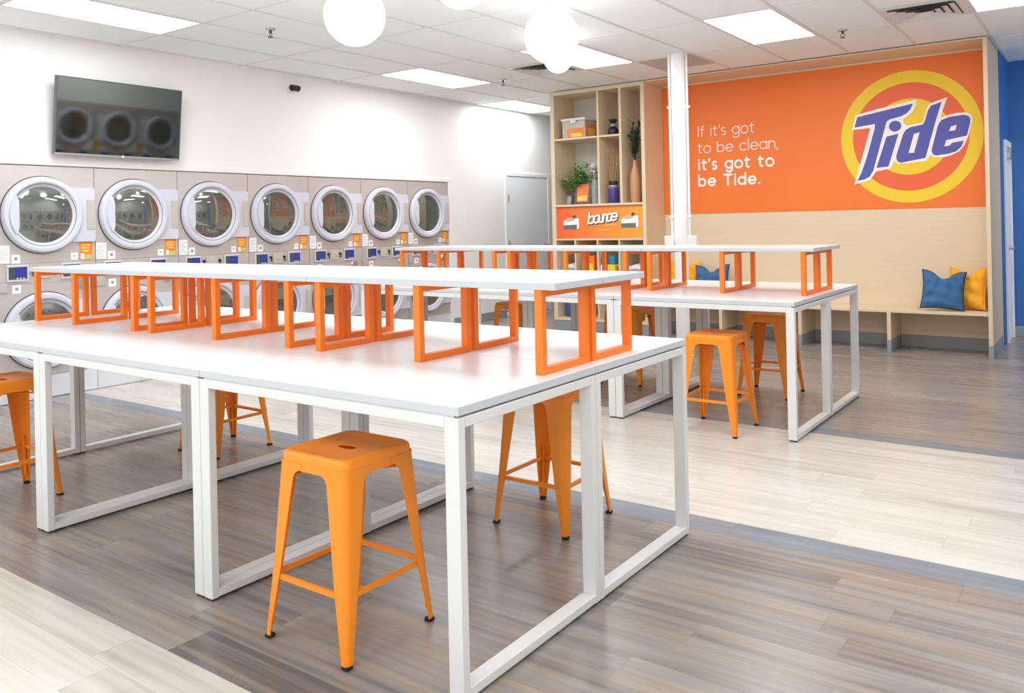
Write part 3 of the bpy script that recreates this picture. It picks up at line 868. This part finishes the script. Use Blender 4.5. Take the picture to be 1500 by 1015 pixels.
E_ = [(-1.366, 2.253), (-1.307, 2.275), (-1.174, 2.287), (-1.13, 2.273), (-1.112, 2.24), (-1.119, 2.192), (-1.147, 2.082), (-1.33, 2.051), (-1.347, 1.993), (-1.322, 1.991), (-1.295, 2.001), (-1.276, 2.022), (-1.174, 2.035), (-1.197, 1.977), (-1.242, 1.936), (-1.314, 1.916), (-1.423, 1.906), (-1.45, 1.92), (-1.463, 1.956), (-1.453, 2.0), (-1.404, 2.187), (-1.389, 2.225)]
EH = [(-1.282, 2.184), (-1.233, 2.192), (-1.247, 2.142), (-1.303, 2.138)]
mb = MB(); mb.prism(W_, wf, .0058, .0064)
mb.m = 1
mb.prism(T_, wf, .0064, .0070); mb.prism(I_, wf, .0064, .0070); mb.prism(D_, wf, .0064, .0070, [DH]); mb.prism(E_, wf, .0064, .0070, [EH])
mb.prism([(-1.795 + .058 * math.cos(2 * PI * k / 24), 2.228 + .055 * math.sin(2 * PI * k / 24)) for k in range(24)], wf, .0064, .0070)
build('wordmark', mb, [INK_WHITE, LOGO_BLUE], logo)

# ------------------------------------------------------------------ amber sign in the shelf unit
ps = thing('shelf_sign', 'amber printed sign with white lettering set into the shelf unit', 'sign', (XA, YT + .035, 1.122))
pf = lambda u, v, d: (u - XA, -d, v - 1.122)
mb = MB(); mb.box(.002, XB - XA - .002, -.006, 0, .002, .388, .001); build('sign_panel', mb, SIGN_AMBER, ps)
mb = MB()
mb.m = 1; text(mb, 'bounce', -5.180, 1.290, .085, .395, .38, pf, .0062, .0066, .18, .10)
mb.m = 0; text(mb, 'bounce', -5.188, 1.298, .085, .395, .27, pf, .0086, .0090, .18, .10)
mb.m = 2; mb.prism([(-5.09, 1.213), (-4.90, 1.219), (-4.90, 1.226), (-5.09, 1.220)], pf, .0062, .0068)
mb.prism([(-4.96, 1.275), (-4.80, 1.288), (-4.80, 1.296), (-4.96, 1.283)], pf, .0062, .0068)
build('lettering', mb, [INK_WHITE, DARK_GREY, FLYER_YELLOW], ps)
for x0, x1, z0, z1 in ((-5.545, -5.320, 1.235, 1.400), (-4.735, -4.510, 1.245, 1.415)):
    mb = MB(); w, h = x1 - x0, z1 - z0
    mb.prism([(x0, z0), (x1 - .02, z0), (x1, z0 + .02), (x1, z1 - .03), (x0 + .03, z1 - .05), (x0, z1 - .07)], pf, .0062, .0070)
    mb.m = 1; mb.prism([(x0, z0), (x1 - .03, z0), (x1 - .03, z0 + .055), (x0, z0 + .05)], pf, .0070, .0076)
    mb.m = 2; mb.prism([(x0 + .04, z1 - .075), (x1 - .06, z1 - .06), (x1 - .065, z1 - .02), (x0 + .05, z1 - .03)], pf, .0070, .0076)
    mb.m = 3; mb.prism([(x1 - .09, z1 - .03), (x1 - .05, z1 - .03), (x1 - .04, z1 + .005), (x1 - .08, z1 + .005)], pf, .0070, .0076)
    build('printed_box', mb, [INK_WHITE, POT_GREY, HINGE_BEIGE, FRAME_DARK], ps)

# ------------------------------------------------------------------ things on the shelves
def leafblade(mb, p, d, L, w, droop=.3, n=5):
    p = Vector(p); d = Vector(d).normalized(); s = d.cross(Vector((0, 0, 1)))
    if s.length < .01: s = Vector((1, 0, 0))
    s.normalize(); prev = None
    for k in range(n + 1):
        t = k / n
        c = p + d * L * t + Vector((0, 0, -droop * L * t * t)); ww = w * math.sin(PI * (.08 + .92 * t) ** .8) * .5 + .0004
        a, b = mb.bm.verts.new(c - s * ww), mb.bm.verts.new(c + s * ww)
        if prev: mb.bm.faces.new((prev[0], prev[1], b, a)).material_index = mb.m
        prev = (a, b)

z1, z2 = 2.349, 1.537
tub = thing('storage_box', 'clear plastic storage box with pale lid and orange label on top shelf', 'box', (-5.385, YT + .18, z1))
mb = MB(); mb.box(-.165, .165, -.13, .17, 0, .215, .012); build('tub', mb, CLEAR_TUB, tub)
mb = MB(); mb.box(-.175, .175, -.14, .18, .215, .245, .006); mb.box(-.035, .045, -.148, -.138, .185, .235, .003); build('lid', mb, TUB_LID, tub)
mb = MB(); mb.box(-.09, .150, -.1320, -.1302, .012, .120); mb.box(.1652, .167, -.10, .14, .012, .165); mb.m = 1; mb.box(-.03, .12, -.1332, -.1321, .014, .060); mb.box(.1671, .1682, -.05, .10, .03, .12)
build('printed_label', mb, [FLYER, FLYER_YELLOW], tub)

jar = thing('ornament_jar', 'small dark ornament jar with pale neck on the upper shelf', 'jar', (-4.872, YT + .13, z1))
mb = MB(); mb.lathe([(.0, .0), (.052, .0), (.064, .03), (.064, .06), (.045, .095), (.03, .105)], n=24); build('jar_body', mb, NAVY_GLAZE, jar, True)
mb = MB(); mb.lathe([(.03, .105), (.034, .125), (.026, .14)], n=24); build('jar_neck', mb, GLASS_GREY, jar, True)
mb = MB(); mb.lathe([(.026, .14), (.05, .180), (.055, .19), (.04, .185), (.0, .16)], n=24); build('jar_lip', mb, NAVY_GLAZE, jar, True)

pl = thing('potted_plant', 'leafy green plant in a grey pot behind the picture frame', 'plant', (-5.42, YT + .22, z2))
mb = MB(); mb.lathe([(.0, 0), (.055, 0), (.07, .15), (.06, .15), (.0, .14)], n=24); build('pot', mb, POT_GREY, pl, True)
mb = MB(); rnd = random.Random(3)
for k in range(36):
    a = rnd.uniform(0, 2 * PI); e = rnd.uniform(.35, 1.45); L = rnd.uniform(.25, .46)
    d_ = Vector((math.cos(a) * math.cos(e), math.sin(a) * math.cos(e) * .8, math.sin(e)))
    p0 = Vector((0, 0, .14)); p1 = p0 + d_ * L
    mb.tube([p0, p0 + d_ * L * .5 + Vector((0, 0, .02)), p1], .0022, 5)
    for q in range(14):
        t = rnd.uniform(.4, 1.0); aa = rnd.uniform(0, 2 * PI)
        leafblade(mb, p0 + d_ * L * t, (math.cos(aa), math.sin(aa), rnd.uniform(-.1, .7)), rnd.uniform(.06, .11), rnd.uniform(.022, .036), .3, 4)
build('foliage', mb, LEAF, pl)

fr = thing('picture_frame', 'dark picture frame with an orange and yellow print on the shelf', 'picture frame', (-5.300, YT + .085, z2))
mb = MB(); ft = lambda u, v, d: (u, d + .18 * v, v)
mb.prism([(-.115, 0), (.115, 0), (.115, .275), (-.115, .275)], ft, .0, .012); build('frame', mb, FRAME_DARK, fr)
mb = MB(); mb.prism([(-.085, .03), (.075, .03), (.075, .245), (-.085, .245)], ft, -.002, -.0005)
mb.m = 1; mb.prism([(-.07, .045), (.06, .045), (.06, .115), (-.07, .10)], ft, -.0035, -.0021)
build('print', mb, [SIGN_ORANGE, FLYER_YELLOW], fr)
mb = MB(); mb.bar((0, .05, .2), (0, .13, .004), .04, .004, (1, 0, 0)); build('easel_stand', mb, FRAME_DARK, fr)
sf = thing('small_frame', 'small dark upright frame leaning at the left end of the shelf', 'picture frame', (-5.48, YT + .06, z2))
mb = MB(); mb.prism([(-.035, 0), (.035, 0), (.035, .11), (-.035, .11)], ft, .0, .010); build('frame', mb, POT_GREY, sf)
mb = MB(); mb.prism([(-.025, .012), (.025, .012), (.025, .098), (-.025, .098)], ft, -.002, -.0005); build('print', mb, GLASS_GREY, sf)

fv = thing('flower_vase', 'patterned grey glass vase with a white flower by the shelf divider', 'vase', (-5.155, YT + .16, z2))
mb = MB(); mb.lathe([(.0, 0), (.05, 0), (.058, .05), (.05, .2), (.04, .3), (.034, .3), (.0, .28)], n=24); build('vase_body', mb, GLASS_GREY, fv, True)
mb = MB(); rnd = random.Random(5)
mb.tube([(0, 0, .28), (-.02, 0, .36), (-.03, 0, .42)], .004, 6)
for k in range(40):
    a = rnd.uniform(0, 2 * PI); e = rnd.uniform(-.3, 1.4)
    leafblade(mb, (-.03, 0, .42), (math.cos(a) * math.cos(e), math.sin(a) * math.cos(e), math.sin(e)), rnd.uniform(.07, .115), .045, .2, 5)
build('bloom', mb, PETAL, fv)

pv = thing('purple_jar', 'purple cylindrical jar of dried grass in the narrow cubby', 'jar', (-4.880, YT + .12, z2))
mb = MB(); mb.lathe([(.0, 0), (.060, 0), (.066, .01), (.066, .17), (.060, .185), (.0, .185)], n=28); build('jar_body', mb, PURPLE_GLASS, pv, True)
mb = MB(); mb.lathe([(.06, .185), (.064, .19), (.064, .215), (.05, .22)], n=28); build('silver_band', mb, SILVER, pv, True)
mb = MB(); mb.lathe([(.05, .22), (.058, .235), (.058, .265), (.05, .265), (.0, .24)], n=28); build('jar_rim', mb, DARK_METAL, pv, True)
mb = MB(); rnd = random.Random(8)
for k in range(26):
    a = rnd.uniform(0, 2 * PI); sp = rnd.uniform(.01, .085); h = rnd.uniform(.42, .66)
    x, y = sp * math.cos(a), sp * math.sin(a) * .7
    mb.tube([(x * .3, y * .3, .24), (x * .8, y * .8, .24 + (h - .24) * .6), (x * 1.1, y * 1.1, h)], [.0022, .002, .0012], 5)
    for q in range(4): leafblade(mb, (x * 1.0, y * 1.0, h - .03 * q), (rnd.uniform(-1, 1), rnd.uniform(-1, 1), 1.2), .035, .008, .1, 3)
build('dried_grass', mb, DRY_GRASS, pv)

bv = thing('bamboo_vase', 'tall tan bottle vase with dark green branches at the right', 'vase', (-4.572, YT + .10, z2))
mb = MB(); mb.lathe([(.0, 0), (.048, 0), (.058, .04), (.064, .16), (.064, .29), (.05, .36), (.026, .43), (.024, .48), (.03, .495), (.02, .49), (.0, .45)], n=28); build('vase_body', mb, BAMBOO, bv, True)
mb = MB(); rnd = random.Random(12)
for k in range(9):
    a = rnd.uniform(0, 2 * PI); sp = rnd.uniform(.02, .09); h = rnd.uniform(.62, .95)
    tip = Vector((sp * math.cos(a), sp * math.sin(a) * .7, h)); b0 = Vector((0, 0, .46))
    mb.tube([b0, b0.lerp(tip, .5), tip], .003, 5)
    for q in range(13):
        t = .25 + .75 * q / 12; aa = rnd.uniform(0, 2 * PI)
        leafblade(mb, b0.lerp(tip, t), (math.cos(aa), math.sin(aa) * .8, .75), rnd.uniform(.07, .12), .028, .15, 4)
build('branches', mb, LEAF_DARK, bv)

z3, z4 = .660, .150
def basket(x, lab):
    b = thing('towel_basket', lab, 'basket', (x, YT + .18, z3), 0, 'baskets in the lower cubbies')
    mb = MB(); mb.prism(rsq(.11, .03, 6), lambda u, v, d: (u * (1 + .12 * d / .09), v * 1.1, d), 0.0, .085); build('basket_body', mb, WICKER, b)
    mb = MB()
    for k in range(3):
        mb.tube([(-.085, -.05 + .05 * k, .10 + .006 * k), (0, -.05 + .05 * k, .115 + .006 * k), (.085, -.05 + .05 * k, .10)], [.028, .034, .026], 10)
    build('towels', mb, TOWEL, b, True)
    return b
basket(-5.500, 'grey basket of rolled white towels in the leftmost lower cubby')
basket(-4.600, 'grey basket of rolled white towels in the rightmost lower cubby')
bo = thing('spray_bottle', 'slim dark and yellow bottle beside the orange carton in a cubby', 'bottle', (-5.250, YT + .06, z3))
mb = MB(); mb.lathe([(.0, 0), (.028, 0), (.03, .02), (.03, .1)], n=18); build('label_band', mb, FLYER_YELLOW, bo, True)
mb = MB(); mb.lathe([(.03, .1), (.03, .14), (.014, .18), (.014, .2)], n=18); build('bottle_body', mb, BLACK_RUBBER, bo, True)
mb = MB(); mb.lathe([(.014, .2), (.017, .2), (.017, .235), (.0, .235)], n=18); build('cap', mb, PAPER, bo, True)
cbx = thing('detergent_carton', 'plain orange carton standing beside the slim bottle', 'carton', (-5.175, YT + .12, z3))
mb = MB(); mb.box(-.045, .055, -.08, .08, 0, .25, .003); build('carton_body', mb, SIGN_ORANGE, cbx)
mb = MB(); mb.box(-.03, .04, -.082, -.0805, .06, .16); build('carton_label', mb, LOGO_YELLOW, cbx)
gb = thing('green_bottle', 'small white bottle with green top in the third lower cubby', 'bottle', (-5.005, YT + .05, z3))
mb = MB(); mb.lathe([(.0, 0), (.03, 0), (.03, .12), (.015, .16)], n=18); build('bottle_body', mb, PAPER, gb, True)
mb = MB(); mb.lathe([(.015, .16), (.02, .17), (.022, .24), (.0, .24)], n=18); build('cap', mb, GREEN_PLASTIC, gb, True)
yb = thing('detergent_jug', 'yellow jug with a big blue cap in the third lower cubby', 'jug', (-4.885, YT + .08, z3))
mb = MB(); mb.prism(rsq(.055, .02, 6), lambda u, v, d: (u * (1 - 1.2 * max(0, d - .12)), v, d), 0, .15); build('jug_body', mb, LOGO_YELLOW, yb)
mb = MB(); mb.lathe([(.034, .15), (.044, .16), (.044, .245), (.036, .252), (.0, .252)], n=20); build('cap', mb, CYAN, yb, True)
mb = MB(); mb.tube([(.052, 0, .05), (.085, 0, .06), (.085, 0, .13), (.04, 0, .145)], .009, 8); build('jug_handle', mb, LOGO_YELLOW, yb, True)
nj = thing('blue_jug', 'large blue container on the bottom shelf of the unit', 'jug', (-5.520, YT + .18, z4))
mb = MB(); mb.lathe([(.0, 0), (.085, 0), (.095, .02), (.095, .22), (.06, .30), (.03, .32)], n=28); build('jug_body', mb, NAVY_PLASTIC, nj, True)
mb = MB(); mb.lathe([(.03, .32), (.04, .32), (.04, .36), (.0, .36)], n=20); build('cap', mb, DARK_GREY, nj, True)
wm = thing('wicker_bin', 'tall woven bin with a dark stick leaning in it, bottom shelf', 'bin', (-4.915, YT + .2, z4))
mb = MB(); mb.lathe([(.0, .006), (.085, .006), (.085, 0), (.09, 0), (.10, .24), (.09, .24), (.08, .02), (.0, .02)], n=28); build('bin_body', mb, WICKER, wm, True)
mb = MB(); mb.tube([(.05, -.02, .03), (-.055, -.05, .36)], .008, 8); build('stick', mb, DARK_METAL, wm)
gj = thing('green_tub', 'squat green tub with yellow lid on the bottom shelf, right cubby', 'tub', (-4.60, YT + .16, z4))
mb = MB(); mb.lathe([(.0, 0), (.08, 0), (.09, .2)], n=24); mb.lathe([(.09, .2), (.0, .2)], n=24); build('tub_body', mb, GREEN_PLASTIC, gj, True)
mb = MB(); mb.lathe([(.095, .2), (.095, .235), (.0, .24)], n=24); mb.lathe([(.0, .2), (.095, .2)], n=24); build('lid', mb, LOGO_YELLOW, gj, True)

# ------------------------------------------------------------------ cushions on the bench
def cushion(name, lab, loc, rotz, lean, size, m, seed, roll=0.0):
    fold = 1.3 if m is CUSHION_YELLOW else 1.2
    root = thing(name, lab, 'cushion', loc, rotz, 'cushions on the bench')
    rnd = random.Random(seed); n = 26; S = size / 2; T = .075
    ph = [rnd.uniform(0, 6.28) for _ in range(6)]
    mb = MB(); G = {}
    def outline(u, v):
        x = S * u * (1 - .10 * (1 - v * v) * abs(u)); z = S * v * (1 - .09 * (1 - u * u) * abs(v))
        if v > 0: z -= .085 * (v ** 3) * math.exp(-(u / .38) ** 2) * (size / .4)
        return x, z
    for sd in (1, -1):
        for i in range(n + 1):
            for j in range(n + 1):
                u, v = -1 + 2 * i / n, -1 + 2 * j / n
                if sd < 0 and (i in (0, n) or j in (0, n)): G[(i, j, sd)] = G[(i, j, 1)]; continue
                x, z = outline(u, v)
                t = T * (max(0, (1 - u * u) * (1 - v * v)) ** .42)
                wr = fold * .010 * math.sin(5 * u + 4 * v + ph[0]) * math.sin(7 * v - 3 * u + ph[1]) + fold * .007 * math.sin(13 * u * v + 9 * u + ph[2])
                t += wr * min(1, t / T * 1.3)
                t -= .030 * math.exp(-(u / .16) ** 2) * max(0, v) ** 2 * (t / T)
                G[(i, j, sd)] = mb.bm.verts.new((x, -sd * t, z))
        for i in range(n):
            for j in range(n):
                q = [G[(i, j, sd)], G[(i + 1, j, sd)], G[(i + 1, j + 1, sd)], G[(i, j + 1, sd)]]
                mb.bm.faces.new(q if sd > 0 else q[::-1])
    R = Matrix.Translation((0, 0, 0)) @ Matrix.Rotation(lean, 4, 'X') @ Matrix.Rotation(roll, 4, 'Y')
    zmin = min((R @ v.co).z for v in mb.bm.verts)
    R = Matrix.Translation((0, 0, -zmin)) @ R
    mb.bm.transform(R)
    c = build('cover', mb, m, root, True, autos=80)
    mb = MB(); pts = []
    for k in range(64):
        t = k / 64 * 4; s = int(t); f = t - s; w = -1 + 2 * f
        u, v = [(w, -1), (1, w), (-w, 1), (-1, -w)][s]
        x, z = outline(u, v); pts.append(R @ Vector((x, 0, z)))
    mb.tube(pts + [pts[0]], .0045, 6, False); build('piping', mb, PIPING if m is CUSHION_BLUE else m, root, True)
    return root
SZ = .409
cushion('cushion', 'blue cushion leaning in front of the yellow one at the right', (-1.335, YT + .15, SZ), .16, -.30, .38, CUSHION_BLUE, 2, .07)
cushion('cushion', 'yellow cushion in the corner at the right end of the bench', (-1.150, YT + .31, SZ), -.50, -.20, .40, CUSHION_YELLOW, 4, -.04)
cushion('cushion', 'blue cushion at the left end of the bench behind the far tables', (-3.72, YT + .28, SZ), .05, -.24, .40, CUSHION_BLUE, 9, -.05)
cushion('cushion', 'yellow cushion at the left end of the bench beside the column', (-4.12, YT + .36, SZ), .1, -.2, .42, CUSHION_YELLOW, 11, .05)

# ------------------------------------------------------------------ column with its conduits
CX, CY = -3.440, 7.385
co = thing('support_column', 'round white column with two thin pipes behind the far tables', 'column', (CX, CY, 0))
co['kind'] = 'thing'
mb = MB(); mb.lathe([(.0, 0), (.105, 0), (.105, .012), (.066, .012), (.066, ZC + .004), (.0, ZC + .004)], n=36); build('shaft', mb, WHITE_WALL, co, True)
vx, vy = math.cos(math.radians(25.5)), math.sin(math.radians(25.5))
for s in (-1, 1):
    px, py = s * .082 * vx, s * .082 * vy
    mb = MB(); mb.tube([(px, py, 1.17), (px, py, ZC + .004)], .0125, 12)
    for z in (1.35, 2.42): mb.box(px - .024, px + .024, py - .016, py + .016, z - .012, z + .012, .003)
    pp = build('conduit', mb, WHITE_WALL, co, True)
    mb = MB(); bx = s * .108
    mb.box(bx * vx - .045, bx * vx + .045, bx * vy - .03, bx * vy + .03, 1.06, 1.17, .006); build('outlet_box', mb, WHITE_WALL, pp)

# ------------------------------------------------------------------ ceiling fittings
def gx(i): return GX0 - GX * i
def gy(j): return GY0 - GY * j
def ceiling_light(i, j, lab, half=False):
    cx, cy = (gx(i) + gx(i + 1)) / 2, (gy(j) + gy(j + 1)) / 2
    root = thing('ceiling_light', lab, 'ceiling light', (cx, cy, ZC), 0, 'flat light panels in the ceiling')
    mb = MB(); a, b = GX / 2 - .012, GY / 2 - .012
    for s in (-1, 1):
        mb.box(s * a - (.016 if s > 0 else 0), s * a + (.016 if s < 0 else 0), -b, b, -.003, .004)
        mb.box(-a + .016, a - .016, s * b - (.016 if s > 0 else 0), s * b + (.016 if s < 0 else 0), -.003, .004)
    build('frame', mb, TABLE_METAL, root)
    mb = MB(); mb.quad([(-a + .016, -b + .016, -.001), (-a + .016, b - .016, -.001), (a - .016, b - .016, -.001), (a - .016, -b + .016, -.001)]); build('diffuser', mb, LIGHT_PANEL, root)
    return root
L0 = ceiling_light(8, 3, 'large light panel above the television at the upper left')
def more_light(i, j, lab):
    return again(L0, ((gx(i) + gx(i + 1)) / 2, (gy(j) + gy(j + 1)) / 2, ZC), 0, lab)
more_light(8, 0, 'light panel over the right half of the dryer row')
more_light(9, -2, 'farthest light panel, partly hidden by the shelf unit, near the grey door')
more_light(5, 0, 'light panel behind the paired globes, left of the column')
more_light(2, 0, 'light panel right of the column, before the orange sign')
more_light(-1, 0, 'light panel cut off by the upper right corner')
extra = [(-3, -1), (-4, -2), (5, 3), (2, 3), (-1, 3), (8, 6), (5, 6), (2, 6), (-1, 6), (-4, 6), (-4, 5)]  # unseen panels, added to light the room
nth = ['first', 'second', 'third', 'fourth', 'fifth', 'sixth', 'seventh', 'eighth', 'ninth', 'tenth', 'eleventh']
for k, (i, j) in enumerate(extra):
    more_light(i, j, '%s of the light panels added outside the picture, to the right of and behind the photographer' % nth[k])['group'] = 'light panels added outside the picture'

def pendant(x, y, z, dia, lab):
    root = thing('globe_pendant', lab, 'pendant light', (x, y, ZC), 0, 'white globe pendant lights')
    r = dia / 2; c = z - ZC
    prof = [(r * math.sin(PI * k / 16), c - r * math.cos(PI * k / 16)) for k in range(17)]
    prof[0] = (0, prof[0][1]); prof[-1] = (0, prof[-1][1])
    mb = MB(); mb.lathe(prof, n=36); build('globe', mb, GLOBE_GLOW, root, True)
    mb = MB(); mb.lathe([(.0, c + r + .03), (.03, c + r + .03), (.034, c + r - .006), (.0, c + r - .006)], n=20); build('cap', mb, TABLE_METAL, root, True)
    if -c - r - .03 > .03:
        mb = MB(); mb.tube([(0, 0, c + r + .03), (0, 0, -.02)], .006, 8); build('stem', mb, TABLE_METAL, root)
    mb = MB(); mb.lathe([(.0, -.02), (.05, -.02), (.058, 0), (.0, 0)], n=20); build('canopy', mb, TABLE_METAL, root, True)
pendant(-3.955, 3.683, 2.68, .39, 'largest globe pendant at the upper left, cut by the picture top')
pendant(-3.03, 3.64, 2.72, .32, 'globe pendant showing only its lower edge at the picture top')
pendant(-3.256, 4.906, 2.655, .39, 'globe pendant in front of the light panel, upper one of the pair')
pendant(-3.90, 5.97, 2.74, .248, 'small globe pendant peeking out below the larger globe')

def vent(cx, cy, lab):
    root = thing('ceiling_vent', lab, 'vent', (cx, cy, ZC), 0, 'square air vents in the ceiling')
    s = GX / 2 - .012
    mb = MB()
    mb.prism([(-s, -s), (s, -s), (s, s), (-s, s)], lambda u, v, d: (u, v, d), -.004, .003, [[(-s + .05, -s + .05), (-s + .05, s - .05), (s - .05, s - .05), (s - .05, -s + .05)]])
    build('frame', mb, TABLE_METAL, root)
    mb = MB(); mb.box(-s + .05, s - .05, -s + .05, s - .05, .001, .0045); build('backing', mb, FRAME_DARK, root)
    for k in range(4):
        a = s - .055 - .058 * k; b = a - .050
        mb = MB()
        for (p, q) in (((-1, -1), (1, -1)), ((1, -1), (1, 1)), ((1, 1), (-1, 1)), ((-1, 1), (-1, -1))):
            mb.quad([(p[0] * a, p[1] * a, -.018), (q[0] * a, q[1] * a, -.018), (q[0] * b, q[1] * b, -.002), (p[0] * b, p[1] * b, -.002)])
        if k == 3: mb.quad([(-b, -b, -.002), (b, -b, -.002), (b, b, -.002), (-b, b, -.002)])
        build('louvre', mb, TABLE_METAL, root)
vent((gx(0) + gx(1)) / 2, gy(0) - GX / 2, 'square air vent at the upper right beside the corner light')
vent((gx(6) + gx(7)) / 2, gy(0) - GX / 2, 'square air vent behind the small globe')

def sprinkler(x, y, lab):
    root = thing('sprinkler_head', lab, 'sprinkler', (x, y, ZC), 0, 'sprinkler heads in the ceiling')
    mb = MB(); mb.lathe([(.0, -.008), (.034, -.008), (.040, .005), (.0, .005)], n=20); build('escutcheon', mb, SILVER, root, True)
    mb = MB(); mb.tube([(0, 0, -.008), (0, 0, -.03)], .010, 10)
    for s in (-1, 1): mb.tube([(.008 * s, 0, -.028), (.017 * s, 0, -.042), (.004 * s, 0, -.060)], .003, 6)
    mb.lathe([(.0, -.062), (.022, -.062), (.022, -.065), (.0, -.065)], n=14); build('deflector', mb, DARK_METAL, root)
sprinkler(-5.545, 4.25, 'sprinkler head in the ceiling above the dryers, at the left')
sprinkler(-5.565, 7.38, 'sprinkler head in the ceiling left of the globe pair')
sprinkler(-1.888, 7.40, 'sprinkler head in the ceiling before the orange sign')

cp = thing('ceiling_panel', 'plain grey ceiling panel around the top of the column', 'ceiling panel', (gx(4.5), gy(0) + GX / 2, ZC))
mb = MB(); s = GX / 2 - .012; mb.box(-s, s, -s, s, -.002, .004); build('grey_board', mb, GREY_TILE, cp)

# ------------------------------------------------------------------ daylight, camera, colour
w = bpy.data.worlds.new('daylight'); SC.world = w; w.use_nodes = True
bg = w.node_tree.nodes['Background']; bg.inputs['Color'].default_value = (0.93, 0.97, 1.0, 1); bg.inputs['Strength'].default_value = 1.5

cam = bpy.data.cameras.new('camera'); cam_o = bpy.data.objects.new('camera', cam); COL.objects.link(cam_o)
F_PX, CXP, CYP = 1207.92, 781.6, 325.8
cam.sensor_fit = 'HORIZONTAL'; cam.sensor_width = 36.0
cam.lens = F_PX / 1500 * 36.0
cam.shift_x = (750 - CXP) / 1500.0
cam.shift_y = -(507.5 - CYP) / 1500.0
cam.clip_start = 0.05; cam.clip_end = 100
YAW, ROLL = math.radians(35.1), -0.0214
cam_o.matrix_world = Matrix.Translation((0, 0, 1.3291)) @ Matrix.Rotation(YAW, 4, 'Z') @ Matrix.Rotation(PI / 2, 4, 'X') @ Matrix.Rotation(ROLL, 4, 'Z')
SC.camera = cam_o

vs = SC.view_settings
SC.display_settings.display_device = 'sRGB'
vs.view_transform = 'Standard'; vs.look = 'None'; vs.exposure = 0.25; vs.gamma = 1.0; vs.use_curve_mapping = False
SC.cycles.max_bounces = 10; SC.cycles.diffuse_bounces = 5; SC.cycles.transparent_max_bounces = 16
SC.cycles.use_denoising = True
